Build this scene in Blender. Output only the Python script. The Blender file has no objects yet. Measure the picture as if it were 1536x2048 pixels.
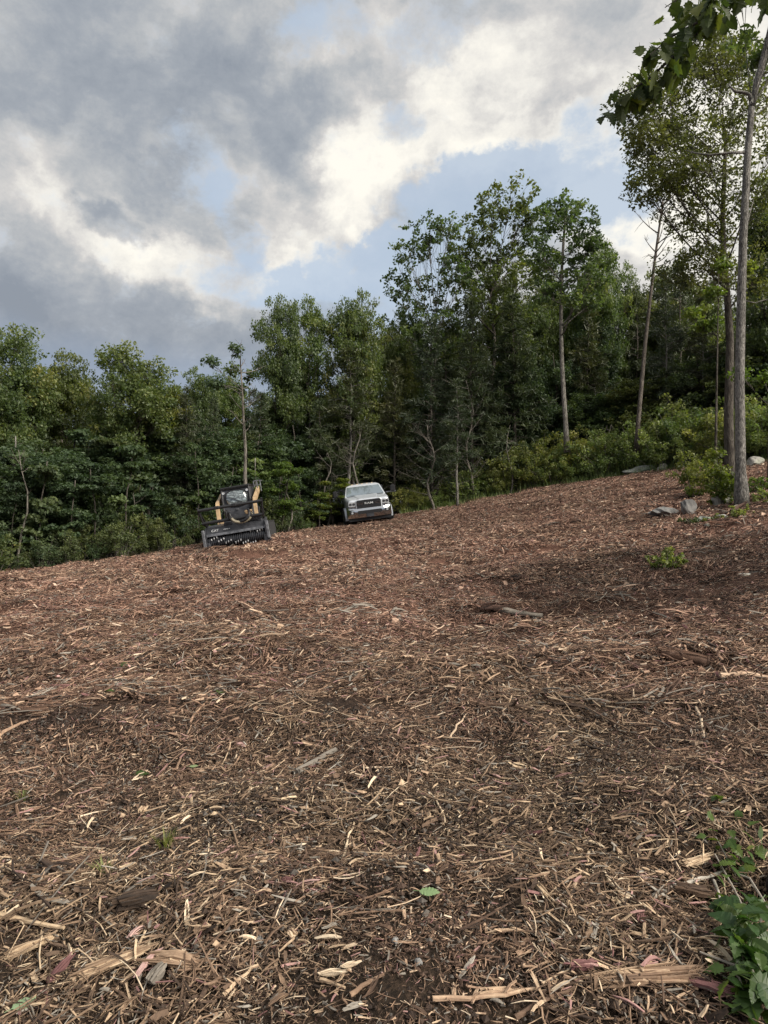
import bpy, math, random
import numpy as np
from mathutils import Vector, Matrix, Euler

SC = bpy.context.scene
COL = SC.collection
R = math.radians
rnd = random.Random(7)
nrng = np.random.default_rng(11)

# ------------------------------------------------------------------ camera, sky, sun, exposure
F = 1424.0                       # focal length in pixels of the 1536 x 2048 photograph
PITCH = R(2.0)
CAM = Vector((0.0, 0.0, 1.6))
cd = bpy.data.cameras.new('camera')
cam = bpy.data.objects.new('camera', cd)
COL.objects.link(cam)
cam.location = CAM
cam.rotation_euler = (R(90) + PITCH, 0, 0)
cd.sensor_fit = 'VERTICAL'
cd.sensor_height = 36.0
cd.lens = 36.0 * F / 2048.0
cd.clip_start = 0.05
cd.clip_end = 3000
SC.camera = cam

FWD = Vector((0, math.cos(PITCH), math.sin(PITCH)))
UP = Vector((0, -math.sin(PITCH), math.cos(PITCH)))
RIGHT = Vector((1, 0, 0))


def ray(px, py):
    return FWD + RIGHT * ((px - 768) / F) + UP * ((1024 - py) / F)


def pt(px, py, depth):
    return CAM + ray(px, py) * depth


SUN_EL, SUN_AZ = R(38), R(122)     # azimuth to the right of the view direction
w = bpy.data.worlds.new('World')
SC.world = w
w.use_nodes = True
NT = w.node_tree
for n in list(NT.nodes):
    NT.nodes.remove(n)


class G:
    """small helper to write node graphs"""
    def __init__(s, nt):
        s.nt = nt

    def new(s, t, **kw):
        n = s.nt.nodes.new(t)
        for k, v in kw.items():
            setattr(n, k, v)
        return n

    def put(s, sock, v):
        if hasattr(v, 'is_output'):
            s.nt.links.new(v, sock)
        elif v is not None:
            if hasattr(sock, 'default_value') and hasattr(sock.default_value, '__len__') and not isinstance(v, (list, tuple, Vector)):
                v = (v,) * len(sock.default_value)
            if hasattr(sock, 'default_value') and hasattr(sock.default_value, '__len__'):
                v = tuple(v)
                if len(sock.default_value) == 4 and len(v) == 3:
                    v = v + (1,)
            sock.default_value = v

    def m(s, op, a, b=None, c=None, clamp=False):
        n = s.new('ShaderNodeMath', operation=op, use_clamp=clamp)
        s.put(n.inputs[0], a)
        if b is not None:
            s.put(n.inputs[1], b)
        if c is not None:
            s.put(n.inputs[2], c)
        return n.outputs[0]

    def v(s, op, a, b=None, out=0):
        n = s.new('ShaderNodeVectorMath', operation=op)
        s.put(n.inputs[0], a)
        if b is not None:
            if op == 'SCALE':
                s.put(n.inputs['Scale'], b)
            else:
                s.put(n.inputs[1], b)
        return n.outputs[out]

    def noise(s, vec, scale, detail=4, rough=.55, dist=0.0, out=0):
        n = s.new('ShaderNodeTexNoise')
        if vec is not None:
            s.put(n.inputs['Vector'], vec)
        s.put(n.inputs['Scale'], scale)
        s.put(n.inputs['Detail'], detail)
        s.put(n.inputs['Roughness'], rough)
        s.put(n.inputs['Distortion'], dist)
        return n.outputs[out]

    def map(s, x, a, b, c=0.0, d=1.0, mode='SMOOTHSTEP'):
        n = s.new('ShaderNodeMapRange', interpolation_type=mode)
        for i, q in enumerate((x, a, b, c, d)):
            s.put(n.inputs[i], q)
        return n.outputs[0]

    def ramp(s, x, stops, mode='LINEAR'):
        n = s.new('ShaderNodeValToRGB')
        n.color_ramp.interpolation = mode
        el = n.color_ramp.elements
        while len(el) < len(stops):
            el.new(0.5)
        for e, (p, c) in zip(el, stops):
            e.position = p
            e.color = tuple(c) + (1,)
        s.put(n.inputs[0], x)
        return n.outputs[0]

    def mix(s, f, a, b, blend='MIX'):
        n = s.new('ShaderNodeMix', data_type='RGBA', blend_type=blend)
        s.put(n.inputs[0], f)
        s.put(n.inputs[6], a)
        s.put(n.inputs[7], b)
        return n.outputs[2]


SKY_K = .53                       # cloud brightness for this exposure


def build_sky():
    g = G(NT)
    out = g.new('ShaderNodeOutputWorld')
    bg = g.new('ShaderNodeBackground')
    bg.inputs['Strength'].default_value = 0.05
    NT.links.new(bg.outputs[0], out.inputs[0])
    sky = g.new('ShaderNodeTexSky')
    sky.sky_type = 'NISHITA'
    sky.sun_disc = False
    sky.sun_elevation = SUN_EL
    sky.sun_rotation = SUN_AZ
    sky.air_density = 1.0
    sky.dust_density = 1.2
    d = g.new('ShaderNodeTexCoord').outputs['Generated']
    wv = g.v('SUBTRACT', g.noise(d, 5.0, 5, .6, 0, 1), (.5, .5, .5))
    wv2 = g.v('SUBTRACT', g.noise(d, 17.0, 6, .65, 0, 1), (.5, .5, .5))
    dw = g.v('ADD', g.v('ADD', d, g.v('SCALE', wv, 0.15)), g.v('SCALE', wv2, .075))
    # flat-based cloud field: look up the noise stretched along the horizon
    p = g.v('MULTIPLY', d, (1.0, 1.0, 1.5))
    n1 = g.noise(p, 4.2, 8, .58, .35)
    n2 = g.noise(g.v('ADD', p, (3.1, 1.7, 5.2)), 11.0, 7, .62, .25)
    n3 = g.noise(g.v('ADD', p, (7.7, 4.1, 2.2)), 2.4, 3, .5, .2)
    n4 = g.noise(g.v('ADD', p, (1.7, 9.1, 4.2)), 26.0, 6, .65, .3)

    def blob(px, py, rx, ry, rot=0.0):
        c = ray(px, py).normalized()
        e1 = c.cross(Vector((0, 0, 1))).normalized()
        e2 = e1.cross(c).normalized()
        a1 = e1 * math.cos(R(rot)) - e2 * math.sin(R(rot))
        a2 = e1 * math.sin(R(rot)) + e2 * math.cos(R(rot))
        k = F
        a = g.v('DOT_PRODUCT', dw, a1 * (k / rx), out=1)
        b = g.v('DOT_PRODUCT', dw, a2 * (k / ry), out=1)
        r2 = g.m('ADD', g.m('MULTIPLY', a, a), g.m('MULTIPLY', b, b))
        # the far side of the sky lies outside every blob
        back = g.m('MULTIPLY', g.m('LESS_THAN', g.v('DOT_PRODUCT', dw, c, out=1), 0.0), 9.0)
        return g.map(g.m('ADD', r2, back), 1.0, 0.0)

    def total(lst, start):
        s = start
        for (px, py, rx, ry, rot, wgt) in lst:
            s = g.m('MULTIPLY_ADD', blob(px, py, rx, ry, rot), wgt, s)
        return s

    bright = [
        (200, 380, 190, 110, 0, .14), (350, 545, 260, 75, 12, .32), (445, 330, 90, 130, 10, .18),
        (620, 450, 190, 130, -25, .26), (735, 355, 130, 110, -30, .24), (900, 250, 330, 150, -28, .25),
        (1020, 170, 300, 200, -20, .20), (1110, 310, 170, 70, -5, .30), (1260, 440, 150, 90, 0, .5),
        (700, 90, 160, 60, -15, .22), (1420, 420, 300, 260, 0, .35), (620, 545, 160, 60, 0, .25),
        (90, 480, 120, 120, 0, .12), (1430, 180, 260, 240, 0, .34), (60, 330, 90, 120, 0, .10),
    ]
    dark = [
        (180, 100, 480, 260, 10, -.20), (520, 230, 190, 120, 0, -.17), (225, 455, 75, 45, 0, -.46),
        (300, 690, 620, 120, 0, -.25), (60, 600, 260, 140, 0, -.17), (590, 350, 70, 60, 0, -.10),
        (1180, 100, 160, 150, 0, -.14), (720, 640, 200, 90, 0, -.1), (310, 380, 70, 50, 0, -.16),
    ]
    gaps = [
        (650, 75, 110, 60, -10, .8), (860, 50, 130, 60, -30, .55), (390, 350, 55, 100, -15, .42),
        (460, 440, 60, 100, -20, .6), (920, 420, 230, 85, -18, .95), (780, 520, 260, 70, -8, 1.0), (480, 560, 170, 60, 0, .6),
        (820, 235, 70, 60, 0, .6), (1230, 330, 120, 120, 0, .8), (760, 600, 300, 80, 0, .7), (1050, 400, 200, 80, 0, .7),
        (1150, 480, 200, 100, 0, .6), (420, 690, 160, 80, 0, .25),
    ]
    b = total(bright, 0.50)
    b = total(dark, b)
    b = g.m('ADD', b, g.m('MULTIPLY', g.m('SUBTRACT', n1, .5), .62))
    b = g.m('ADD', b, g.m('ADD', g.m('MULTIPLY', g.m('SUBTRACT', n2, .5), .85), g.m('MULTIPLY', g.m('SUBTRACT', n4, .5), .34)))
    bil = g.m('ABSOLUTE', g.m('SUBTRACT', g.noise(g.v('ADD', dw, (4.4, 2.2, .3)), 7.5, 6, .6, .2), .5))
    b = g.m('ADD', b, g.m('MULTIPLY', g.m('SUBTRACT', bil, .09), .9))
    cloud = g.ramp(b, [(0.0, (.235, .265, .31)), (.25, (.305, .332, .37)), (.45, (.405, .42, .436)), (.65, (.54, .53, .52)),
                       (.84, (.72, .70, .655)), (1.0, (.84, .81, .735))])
    gp = total(gaps, 0.02)
    gp = g.m('ADD', gp, g.m('ADD', g.m('MULTIPLY', g.m('SUBTRACT', n2, .5), 1.9), g.m('MULTIPLY', g.m('SUBTRACT', n4, .5), 1.2)))
    gp = g.m('ADD', gp, g.m('MULTIPLY', g.m('SUBTRACT', n3, .55), .7))
    gm = g.map(gp, .16, 1.0)
    el = g.new('ShaderNodeSeparateXYZ')
    g.put(el.inputs[0], d)
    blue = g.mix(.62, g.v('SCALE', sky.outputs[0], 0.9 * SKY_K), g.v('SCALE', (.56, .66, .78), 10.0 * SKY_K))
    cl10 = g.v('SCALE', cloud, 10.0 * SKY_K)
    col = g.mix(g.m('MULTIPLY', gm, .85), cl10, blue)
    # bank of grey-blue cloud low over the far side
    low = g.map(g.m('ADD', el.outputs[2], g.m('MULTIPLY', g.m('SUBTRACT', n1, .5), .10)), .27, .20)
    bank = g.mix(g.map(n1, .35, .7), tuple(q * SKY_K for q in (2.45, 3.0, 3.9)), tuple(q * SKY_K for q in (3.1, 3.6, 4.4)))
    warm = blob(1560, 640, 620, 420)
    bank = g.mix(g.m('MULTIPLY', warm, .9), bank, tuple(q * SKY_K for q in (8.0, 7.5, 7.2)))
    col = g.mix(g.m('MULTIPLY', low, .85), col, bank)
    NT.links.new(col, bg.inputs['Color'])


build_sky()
sd = bpy.data.lights.new('sun', 'SUN')
sd.energy = 1.5
sd.angle = R(40)
sd.color = (1.0, .93, .82)
so = bpy.data.objects.new('sun', sd)
COL.objects.link(so)
sdir = Vector((math.sin(SUN_AZ) * math.cos(SUN_EL), math.cos(SUN_AZ) * math.cos(SUN_EL), math.sin(SUN_EL)))
so.rotation_euler = sdir.to_track_quat('Z', 'Y').to_euler()
so.location = sdir * 200

SC.view_settings.view_transform = 'Standard'
SC.view_settings.look = 'None'
SC.view_settings.exposure = 2.2
SC.view_settings.gamma = 1.0
SC.view_settings.use_curve_mapping = False
SC.render.engine = 'CYCLES'
SC.cycles.max_bounces = 6
SC.cycles.diffuse_bounces = 3
SC.cycles.glossy_bounces = 2
SC.cycles.transmission_bounces = 4
SC.cycles.transparent_max_bounces = 4
SC.cycles.use_denoising = True


# ------------------------------------------------------------------ helpers
class MB:
    """collects tubes, boxes, lofts; builds ONE mesh object"""
    def __init__(s):
        s.v, s.f, s.m, s.a = [], [], [], []

    def add(s, vs, fs, mi=0, att=None):
        o = len(s.v)
        s.v.extend(tuple(p) for p in vs)
        for f in fs:
            s.f.append(tuple(i + o for i in f))
            s.m.append(mi)
            s.a.append(att if att is not None else 0.5)

    def tube(s, pts, rad, n=6, mi=0, cap=True, att=None, flat=1.0):
        pts = [Vector(p) for p in pts]
        if not hasattr(rad, '__len__'):
            rad = [rad] * len(pts)
        vs, fs = [], []
        ref = None
        for i, p in enumerate(pts):
            t = (pts[min(i + 1, len(pts) - 1)] - pts[max(i - 1, 0)]).normalized()
            if ref is None:
                ref = t.orthogonal().normalized()
            a = (ref - t * ref.dot(t))
            a = a.normalized() if a.length > 1e-6 else t.orthogonal().normalized()
            ref = a
            b = t.cross(a)
            for k in range(n):
                q = 2 * math.pi * k / n
                vs.append(p + a * (math.cos(q) * rad[i]) + b * (math.sin(q) * rad[i] * flat))
        for i in range(len(pts) - 1):
            for k in range(n):
                fs.append((i * n + k, i * n + (k + 1) % n, (i + 1) * n + (k + 1) % n, (i + 1) * n + k))
        if cap:
            fs.append(tuple(range(n))[::-1])
            fs.append(tuple(range((len(pts) - 1) * n, len(pts) * n)))
        s.add(vs, fs, mi, att)

    def box(s, c, size, rot=None, mi=0, bev=0.0):
        c = Vector(c)
        x, y, z = (q / 2 for q in size)
        M = Euler(rot).to_matrix() if rot else Matrix.Identity(3)
        if bev <= 0:
            vs = [c + M @ Vector((sx * x, sy * y, sz * z)) for sz in (-1, 1) for sy in (-1, 1) for sx in (-1, 1)]
            s.add(vs, [(0, 2, 3, 1), (4, 5, 7, 6), (0, 1, 5, 4), (2, 6, 7, 3), (0, 4, 6, 2), (1, 3, 7, 5)], mi)
            return
        b = min(bev, x * .9, y * .9, z * .9)
        rings = []
        for (zz, ins) in ((-z, b), (-z + b, 0), (z - b, 0), (z, b)):
            rx, ry = x - ins, y - ins
            rings.append([(-rx + b, -ry), (rx - b, -ry), (rx, -ry + b), (rx, ry - b), (rx - b, ry), (-rx + b, ry), (-rx, ry - b), (-rx, -ry + b)])
        vs, fs = [], []
        for (zz, _), rg in zip(((-z, 0), (-z + b, 0), (z - b, 0), (z, 0)), rings):
            vs += [c + M @ Vector((p[0], p[1], zz)) for p in rg]
        for i in range(3):
            for k in range(8):
                fs.append((i * 8 + k, i * 8 + (k + 1) % 8, (i + 1) * 8 + (k + 1) % 8, (i + 1) * 8 + k))
        fs.append(tuple(range(8))[::-1])
        fs.append(tuple(range(24, 32)))
        s.add(vs, fs, mi)

    def prism(s, poly, axis, a0, a1, mi=0):
        """extrude a 2-D polygon along axis (0 x,1 y,2 z)"""
        n = len(poly)
        vs = []
        for q in (a0, a1):
            for (u, v) in poly:
                vs.append((q, u, v) if axis == 0 else (u, q, v) if axis == 1 else (u, v, q))
        fs = [(k, (k + 1) % n, n + (k + 1) % n, n + k) for k in range(n)]
        fs.append(tuple(range(n))[::-1])
        fs.append(tuple(range(n, 2 * n)))
        s.add(vs, fs, mi)

    def loft(s, rings, mi=0, cap=True):
        n = len(rings[0])
        vs = [p for r in rings for p in r]
        fs = []
        for i in range(len(rings) - 1):
            for k in range(n):
                fs.append((i * n + k, i * n + (k + 1) % n, (i + 1) * n + (k + 1) % n, (i + 1) * n + k))
        if cap:
            fs.append(tuple(range(n))[::-1])
            fs.append(tuple(range((len(rings) - 1) * n, len(rings) * n)))
        s.add(vs, fs, mi)

    def lathe(s, prof, c, axis=0, n=20, mi=0):
        """profile [(along, radius)] about an axis through c"""
        c = Vector(c)
        rings = []
        for (t, r) in prof:
            ring = []
            for k in range(n):
                q = 2 * math.pi * k / n
                a, b = math.cos(q) * r, math.sin(q) * r
                ring.append(c + (Vector((t, a, b)) if axis == 0 else Vector((a, t, b)) if axis == 1 else Vector((a, b, t))))
            rings.append(ring)
        s.loft(rings, mi)

    def mesh(s, name, mats, smooth=False, fix=True):
        me = bpy.data.meshes.new(name)
        me.from_pydata([tuple(p) for p in s.v], [], s.f)
        for m_ in (mats if isinstance(mats, (list, tuple)) else [mats]):
            me.materials.append(m_)
        if len(me.polygons) == len(s.m):
            me.polygons.foreach_set('material_index', s.m)
            at = me.attributes.new('tone', 'FLOAT', 'FACE')
            at.data.foreach_set('value', s.a)
        if fix:
            import bmesh
            bm = bmesh.new()
            bm.from_mesh(me)
            bmesh.ops.recalc_face_normals(bm, faces=bm.faces)
            bm.to_mesh(me)
            bm.free()
        if smooth:
            me.polygons.foreach_set('use_smooth', [True] * len(me.polygons))
        me.update()
        return me

    def build(s, name, mats, parent=None, smooth=False, kind=None):
        return link(name, s.mesh(name, mats, smooth), parent, kind=kind)


def link(name, data, parent=None, loc=None, rot=None, scale=None, kind=None):
    o = bpy.data.objects.new(name, data)
    COL.objects.link(o)
    if parent is not None:
        o.parent = parent
    if loc is not None:
        o.location = loc
    if rot is not None:
        o.rotation_euler = rot
    if scale is not None:
        o.scale = scale
    if kind:
        o['kind'] = kind
    return o


def tag(o, label, cat, group=None, kind=None):
    o['label'] = label
    o['category'] = cat
    if group:
        o['group'] = group
    if kind:
        o['kind'] = kind
    return o


def thing(name, label, cat, loc=(0, 0, 0), rot=(0, 0, 0), group=None, scale=(1, 1, 1)):
    return tag(link(name, None, None, loc, rot, scale), label, cat, group)


# value-noise fbm for the ground relief
class VNoise:
    def __init__(s, seed, n=256):
        s.n = n
        s.t = np.random.default_rng(seed).random((n, n))

    def __call__(s, x, y):
        xi, yi = np.floor(x).astype(int), np.floor(y).astype(int)
        fx, fy = x - xi, y - yi
        fx, fy = fx * fx * (3 - 2 * fx), fy * fy * (3 - 2 * fy)
        n = s.n
        a, b = s.t[xi % n, yi % n], s.t[(xi + 1) % n, yi % n]
        c, d = s.t[xi % n, (yi + 1) % n], s.t[(xi + 1) % n, (yi + 1) % n]
        return (a * (1 - fx) + b * fx) * (1 - fy) + (c * (1 - fx) + d * fx) * fy - .5


VN = [VNoise(k) for k in range(6)]


# ------------------------------------------------------------------ terrain
def ctrl():
    P = []
    for (px, py, d) in [(768, 2048, 2.35), (0, 2048, 2.4), (1536, 2048, 2.28), (768, 1500, 4.6), (0, 1500, 4.85), (1536, 1500, 4.25),
                        (768, 1300, 7.6), (0, 1300, 8.3), (1536, 1300, 6.9), (768, 1180, 12.5), (0, 1205, 13.5), (1536, 1180, 10.3),
                        (1120, 1150, 12.8), (768, 1110, 18.5), (402, 1096, 22), (548, 1072, 22), (200, 1133, 19.5), (0, 1142, 24), (240, 1110, 26),
                        (690, 1044, 34), (795, 1031, 34), (620, 1053, 31), (740, 1062, 27), (850, 1014, 37), (1050, 974, 37), (1300, 938, 33),
                        (1536, 920, 29), (1483, 1000, 19), (1300, 1030, 20), (1050, 1042, 23.5), (900, 1046, 28), (1536, 1085, 14.3)]:
        q = pt(px, py, d)
        P.append((q.x, q.y, q.z - (.24 if d > 30 else .14 if d > 17 else 0)))   # the mulch itself lies on top
    P += [(-24, 45, .9), (-11, 46, 2.1), (0, 50, 3.5), (12, 55, 5.2), (26, 52, 6.8), (-32, 12, -.9), (30, 15, 4.4), (34, 40, 8.0), (-36, 42, -1.2),
          (0, -10, -.6), (-15, 0, -.7), (15, 0, .9), (-20, -20, -1.5), (20, -20, 0), (0, 75, 5.0), (-40, 75, 2.6), (40, 75, 8.5), (-65, 20, -.5), (65, 30, 8.5)]
    return np.array(P)


CP = ctrl()


def _U(r2):
    return np.where(r2 > 1e-12, .5 * r2 * np.log(np.maximum(r2, 1e-12)), 0.0)


def _fit():
    n = len(CP)
    d2 = ((CP[:, None, :2] - CP[None, :, :2]) ** 2).sum(-1)
    A = np.zeros((n + 3, n + 3))
    A[:n, :n] = _U(d2) + np.eye(n) * 0.08
    A[:n, n] = 1
    A[:n, n + 1:] = CP[:, :2]
    A[n, :n] = 1
    A[n + 1:, :n] = CP[:, :2].T
    b = np.zeros(n + 3)
    b[:n] = CP[:, 2]
    return np.linalg.solve(A, b)


TW = _fit()
EDGE_PX = [-700, -200, 0, 240, 400, 560, 620, 700, 850, 1050, 1300, 1536, 1900, 2600]
EDGE_D = [22, 23, 24, 26, 28, 31, 33, 37, 38, 38, 34.5, 30.5, 27, 22]


def edge_y(x, y):
    """signed metres inside the clearing (positive) along the viewing ray through a ground point"""
    px = 768 + F * np.asarray(x) / np.maximum(np.asarray(y), .5)
    return np.interp(px, EDGE_PX, EDGE_D) - np.asarray(y)


def ground(x, y, detail=True):
    x, y = np.asarray(x, float), np.asarray(y, float)
    r = np.sqrt(x * x + y * y)
    k = np.minimum(1.0, 85.0 / np.maximum(r, 1e-6))
    xs, ys = x * k, y * k
    sh = xs.shape
    X, Y = xs.ravel(), ys.ravel()
    z = np.full(X.shape, TW[-3]) + TW[-2] * X + TW[-1] * Y
    for i in range(len(CP)):
        z = z + TW[i] * _U((X - CP[i, 0]) ** 2 + (Y - CP[i, 1]) ** 2)
    z = z.reshape(sh)
    if detail:
        fade = 1 - .6 * np.clip((r - 14) / 14, 0, 1)
        z = z + fade * (.12 * VN[0](x * .45 + 9, y * .45) + .20 * VN[5](x * .55 + 1, y * 1.7)) + .12 * VN[1](x * 1.3, y * 1.3 + 4) + .075 * VN[2](x * 3.1 + 2, y * 3.1) + .028 * VN[3](x * 7.5, y * 7.5) + .014 * VN[4](x * 17, y * 17)
        # the dip that runs across the right middle of the clearing
        z = z - .42 * np.exp(-(((x - 3.4) / 2.6) ** 2 + ((y - 12.0 - .35 * (x - 3.4)) / 1.3) ** 2))
        z = z + .16 * np.exp(-(((x - 2.2) / 1.3) ** 2 + ((y - 10.9) / .6) ** 2)) - .26 * np.exp(-(((x - 1.6) / 1.1) ** 2 + ((y - 9.6) / .5) ** 2))
        # two faint tracks pressed into the mulch, running up to the truck
        line = 1.4 - 2.1 * np.clip((y - 6) / 27, 0, 1) + .5 * np.sin(y * .16)
        on = np.clip((y - 6.5) / 4, 0, 1) * np.clip((34 - y) / 4, 0, 1)
        for sgn in (-1, 1):
            z = z - .065 * on * np.exp(-((x - line - sgn * .95) / .20) ** 2)
    return z


def gz(x, y):
    return float(ground(np.array([x]), np.array([y]))[0])


def gn(x, y, e=.35):
    z = ground(np.array([x + e, x - e, x, x]), np.array([y, y, y + e, y - e]))
    return Vector((-(z[0] - z[1]) / (2 * e), -(z[2] - z[3]) / (2 * e), 1)).normalized()


def hit(px, py):
    """ground point seen at a pixel of the photograph"""
    r = ray(px, py)
    t = 1.2
    while t < 80:
        p = CAM + r * t
        if p.z < gz(p.x, p.y):
            break
        t *= 1.02
    a, b = t / 1.02, t
    for _ in range(12):
        m_ = (a + b) / 2
        p = CAM + r * m_
        if p.z < gz(p.x, p.y):
            b = m_
        else:
            a = m_
    return CAM + r * b


def place(px, d):
    """ground point at depth d in the column px"""
    x = (px - 768) / F * d
    return Vector((x, d, gz(x, d)))


# ------------------------------------------------------------------ materials
def mat(name):
    m_ = bpy.data.materials.new(name)
    m_.use_nodes = True
    nt = m_.node_tree
    g = G(nt)
    b = nt.nodes['Principled BSDF']
    return m_, g, b


def simple(name, col, rough=.5, metal=0.0, noise=.0, scale=8, spec=.5, coat=0.0):
    m_, g, b = mat(name)
    if noise > 0:
        c = g.noise(g.new('ShaderNodeTexCoord').outputs['Object'], scale, 5, .6)
        k = g.map(c, .3, .7, 1 - noise, 1 + noise)
        g.put(b.inputs['Base Color'], g.v('SCALE', col, k))
        g.put(b.inputs['Roughness'], g.map(c, .3, .7, max(.03, rough - .1), min(1, rough + .1)))
    else:
        g.put(b.inputs['Base Color'], col)
        b.inputs['Roughness'].default_value = rough
    b.inputs['Metallic'].default_value = metal
    b.inputs['Specular IOR Level'].default_value = spec
    b.inputs['Coat Weight'].default_value = coat
    return m_


def damp_mask(g, pos):
    """the darker, soil-stained ground across the right middle of the clearing"""
    n = g.noise(pos, .9, 5, .65)
    a = g.v('LENGTH', g.v('MULTIPLY', g.v('SUBTRACT', pos, (5.4, 12.2, 0)), (1 / 4.8, 1 / 3.8, 0)), out=1)
    return g.map(g.m('ADD', a, g.m('MULTIPLY', g.m('SUBTRACT', n, .5), 1.6)), 1.15, .55)


def wood_mat(name, bark=False):
    """shredded wood: the tone attribute picks the colour, patches of redder mulch vary over the ground"""
    m_, g, b = mat(name)
    tone = g.new('ShaderNodeAttribute', attribute_name='tone').outputs['Fac']
    rn = g.new('ShaderNodeObjectInfo').outputs['Random']
    geo = g.new('ShaderNodeNewGeometry')
    pos = geo.outputs['Position']
    obj = g.new('ShaderNodeTexCoord').outputs['Object']
    fine = g.noise(obj, 60, 3, .6)
    grain = g.noise(g.v('MULTIPLY', obj, (14, 190, 190)), 1.0, 3, .6)
    streak = g.noise(g.v('MULTIPLY', obj, (5, 70, 70)), 1.0, 4, .65)
    t = g.m('ADD', g.m('FRACT', tone), g.m('MULTIPLY', g.m('SUBTRACT', rn, .5), .16))
    t = g.m('ADD', t, g.m('MULTIPLY', g.m('SUBTRACT', fine, .5), .22))
    t = g.m('ADD', t, g.m('ADD', g.m('MULTIPLY', g.m('SUBTRACT', grain, .5), .30), g.m('MULTIPLY', g.m('SUBTRACT', streak, .5), .42)))
    tan = g.ramp(t, [(0, (.026, .019, .015)), (.22, (.075, .050, .035)), (.45, (.165, .110, .072)), (.65, (.295, .205, .134)), (.80, (.52, .39, .255)), (1, (.72, .60, .44))])
    red = g.ramp(t, [(0, (.032, .019, .015)), (.25, (.105, .058, .043)), (.5, (.255, .142, .101)), (.72, (.43, .27, .195)), (1, (.62, .47, .36))])
    sep = g.new('ShaderNodeSeparateXYZ')
    g.put(sep.inputs[0], pos)
    far = g.map(sep.outputs[1], 2.5, 12.0)
    patch = g.map(g.noise(pos, .55, 3, .6), .35, .65)
    k = g.m('ADD', g.m('ADD', g.m('MULTIPLY', far, .70), .12), g.m('MULTIPLY', g.m('SUBTRACT', patch, .5), .5), clamp=True)
    col = g.mix(k, tan, red)
    # whole numbers in the tone attribute mark heartwood (1, pink to purple) and weathered wood (2, grey)
    cls = g.m('FLOOR', tone)
    pink = g.ramp(t, [(0, (.07, .032, .034)), (.45, (.20, .098, .094)), (.75, (.40, .24, .215)), (1, (.58, .40, .35))])
    grey = g.ramp(t, [(0, (.06, .052, .046)), (.5, (.21, .185, .155)), (1, (.46, .42, .36))])
    col = g.mix(g.m('COMPARE', cls, 1.0, .1), col, pink)
    col = g.mix(g.m('COMPARE', cls, 2.0, .1), col, grey)
    damp = damp_mask(g, pos)
    # damp, soil-stained patches
    wet = g.map(g.noise(g.v('ADD', pos, (11, 5, 2)), .9, 5, .65), .52, .72, 1.0, .62)
    col = g.v('SCALE', col, g.m('MULTIPLY', wet, g.map(damp, 0, 1, 1.0, .46)))
    g.put(b.inputs['Base Color'], col)
    b.inputs['Roughness'].default_value = .8
    b.inputs['Specular IOR Level'].default_value = .25
    bmp = g.new('ShaderNodeBump')
    bmp.inputs['Strength'].default_value = .5
    bmp.inputs['Distance'].default_value = .004
    g.put(bmp.inputs['Height'], g.m('ADD', grain, streak))
    g.put(b.inputs['Normal'], bmp.outputs[0])
    return m_


def soil_mat():
    m_, g, b = mat('soil')
    pos = g.new('ShaderNodeNewGeometry').outputs['Position']
    edge = g.new('ShaderNodeAttribute', attribute_name='inside').outputs['Fac']
    a = g.noise(pos, 22, 6, .7)
    c = g.noise(pos, 75, 4, .7)
    c2 = g.noise(g.v('MULTIPLY', pos, (1, 1, 1)), 3.0, 5, .6)
    vo = g.new('ShaderNodeTexVoronoi')
    g.put(vo.inputs['Vector'], pos)
    vo.inputs['Scale'].default_value = 38
    mulch = g.ramp(g.m('ADD', g.m('MULTIPLY', a, .6), g.m('MULTIPLY', c, .4)), [(.32, (.014, .011, .009)), (.5, (.035, .025, .018)), (.62, (.085, .056, .038)), (.76, (.21, .145, .092))])
    red = g.ramp(g.m('ADD', g.m('MULTIPLY', a, .5), g.m('MULTIPLY', c, .5)), [(.3, (.04, .022, .016)), (.5, (.14, .07, .05)), (.65, (.25, .14, .10)), (.8, (.4, .27, .19))])
    sep = g.new('ShaderNodeSeparateXYZ')
    g.put(sep.inputs[0], pos)
    col = g.mix(g.map(sep.outputs[1], 3, 14, 0, .75), mulch, red)
    col = g.v('SCALE', col, g.m('MULTIPLY', g.map(c2, .35, .65, .75, 1.15), g.map(damp_mask(g, pos), 0, 1, 1.0, .45)))
    litter = g.ramp(g.m('ADD', g.m('MULTIPLY', a, .5), g.m('MULTIPLY', c2, .5)), [(.3, (.02, .022, .012)), (.5, (.05, .042, .024)), (.7, (.085, .075, .035))])
    col = g.mix(g.map(edge, -.8, .2), litter, col)
    g.put(b.inputs['Base Color'], col)
    b.inputs['Roughness'].default_value = .95
    b.inputs['Specular IOR Level'].default_value = .15
    bmp = g.new('ShaderNodeBump')
    bmp.inputs['Strength'].default_value = 1.0
    bmp.inputs['Distance'].default_value = .03
    g.put(bmp.inputs['Height'], g.m('ADD', g.m('MULTIPLY', a, 1.0), g.m('MULTIPLY', c, .6)))
    g.put(b.inputs['Normal'], bmp.outputs[0])
    return m_


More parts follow.
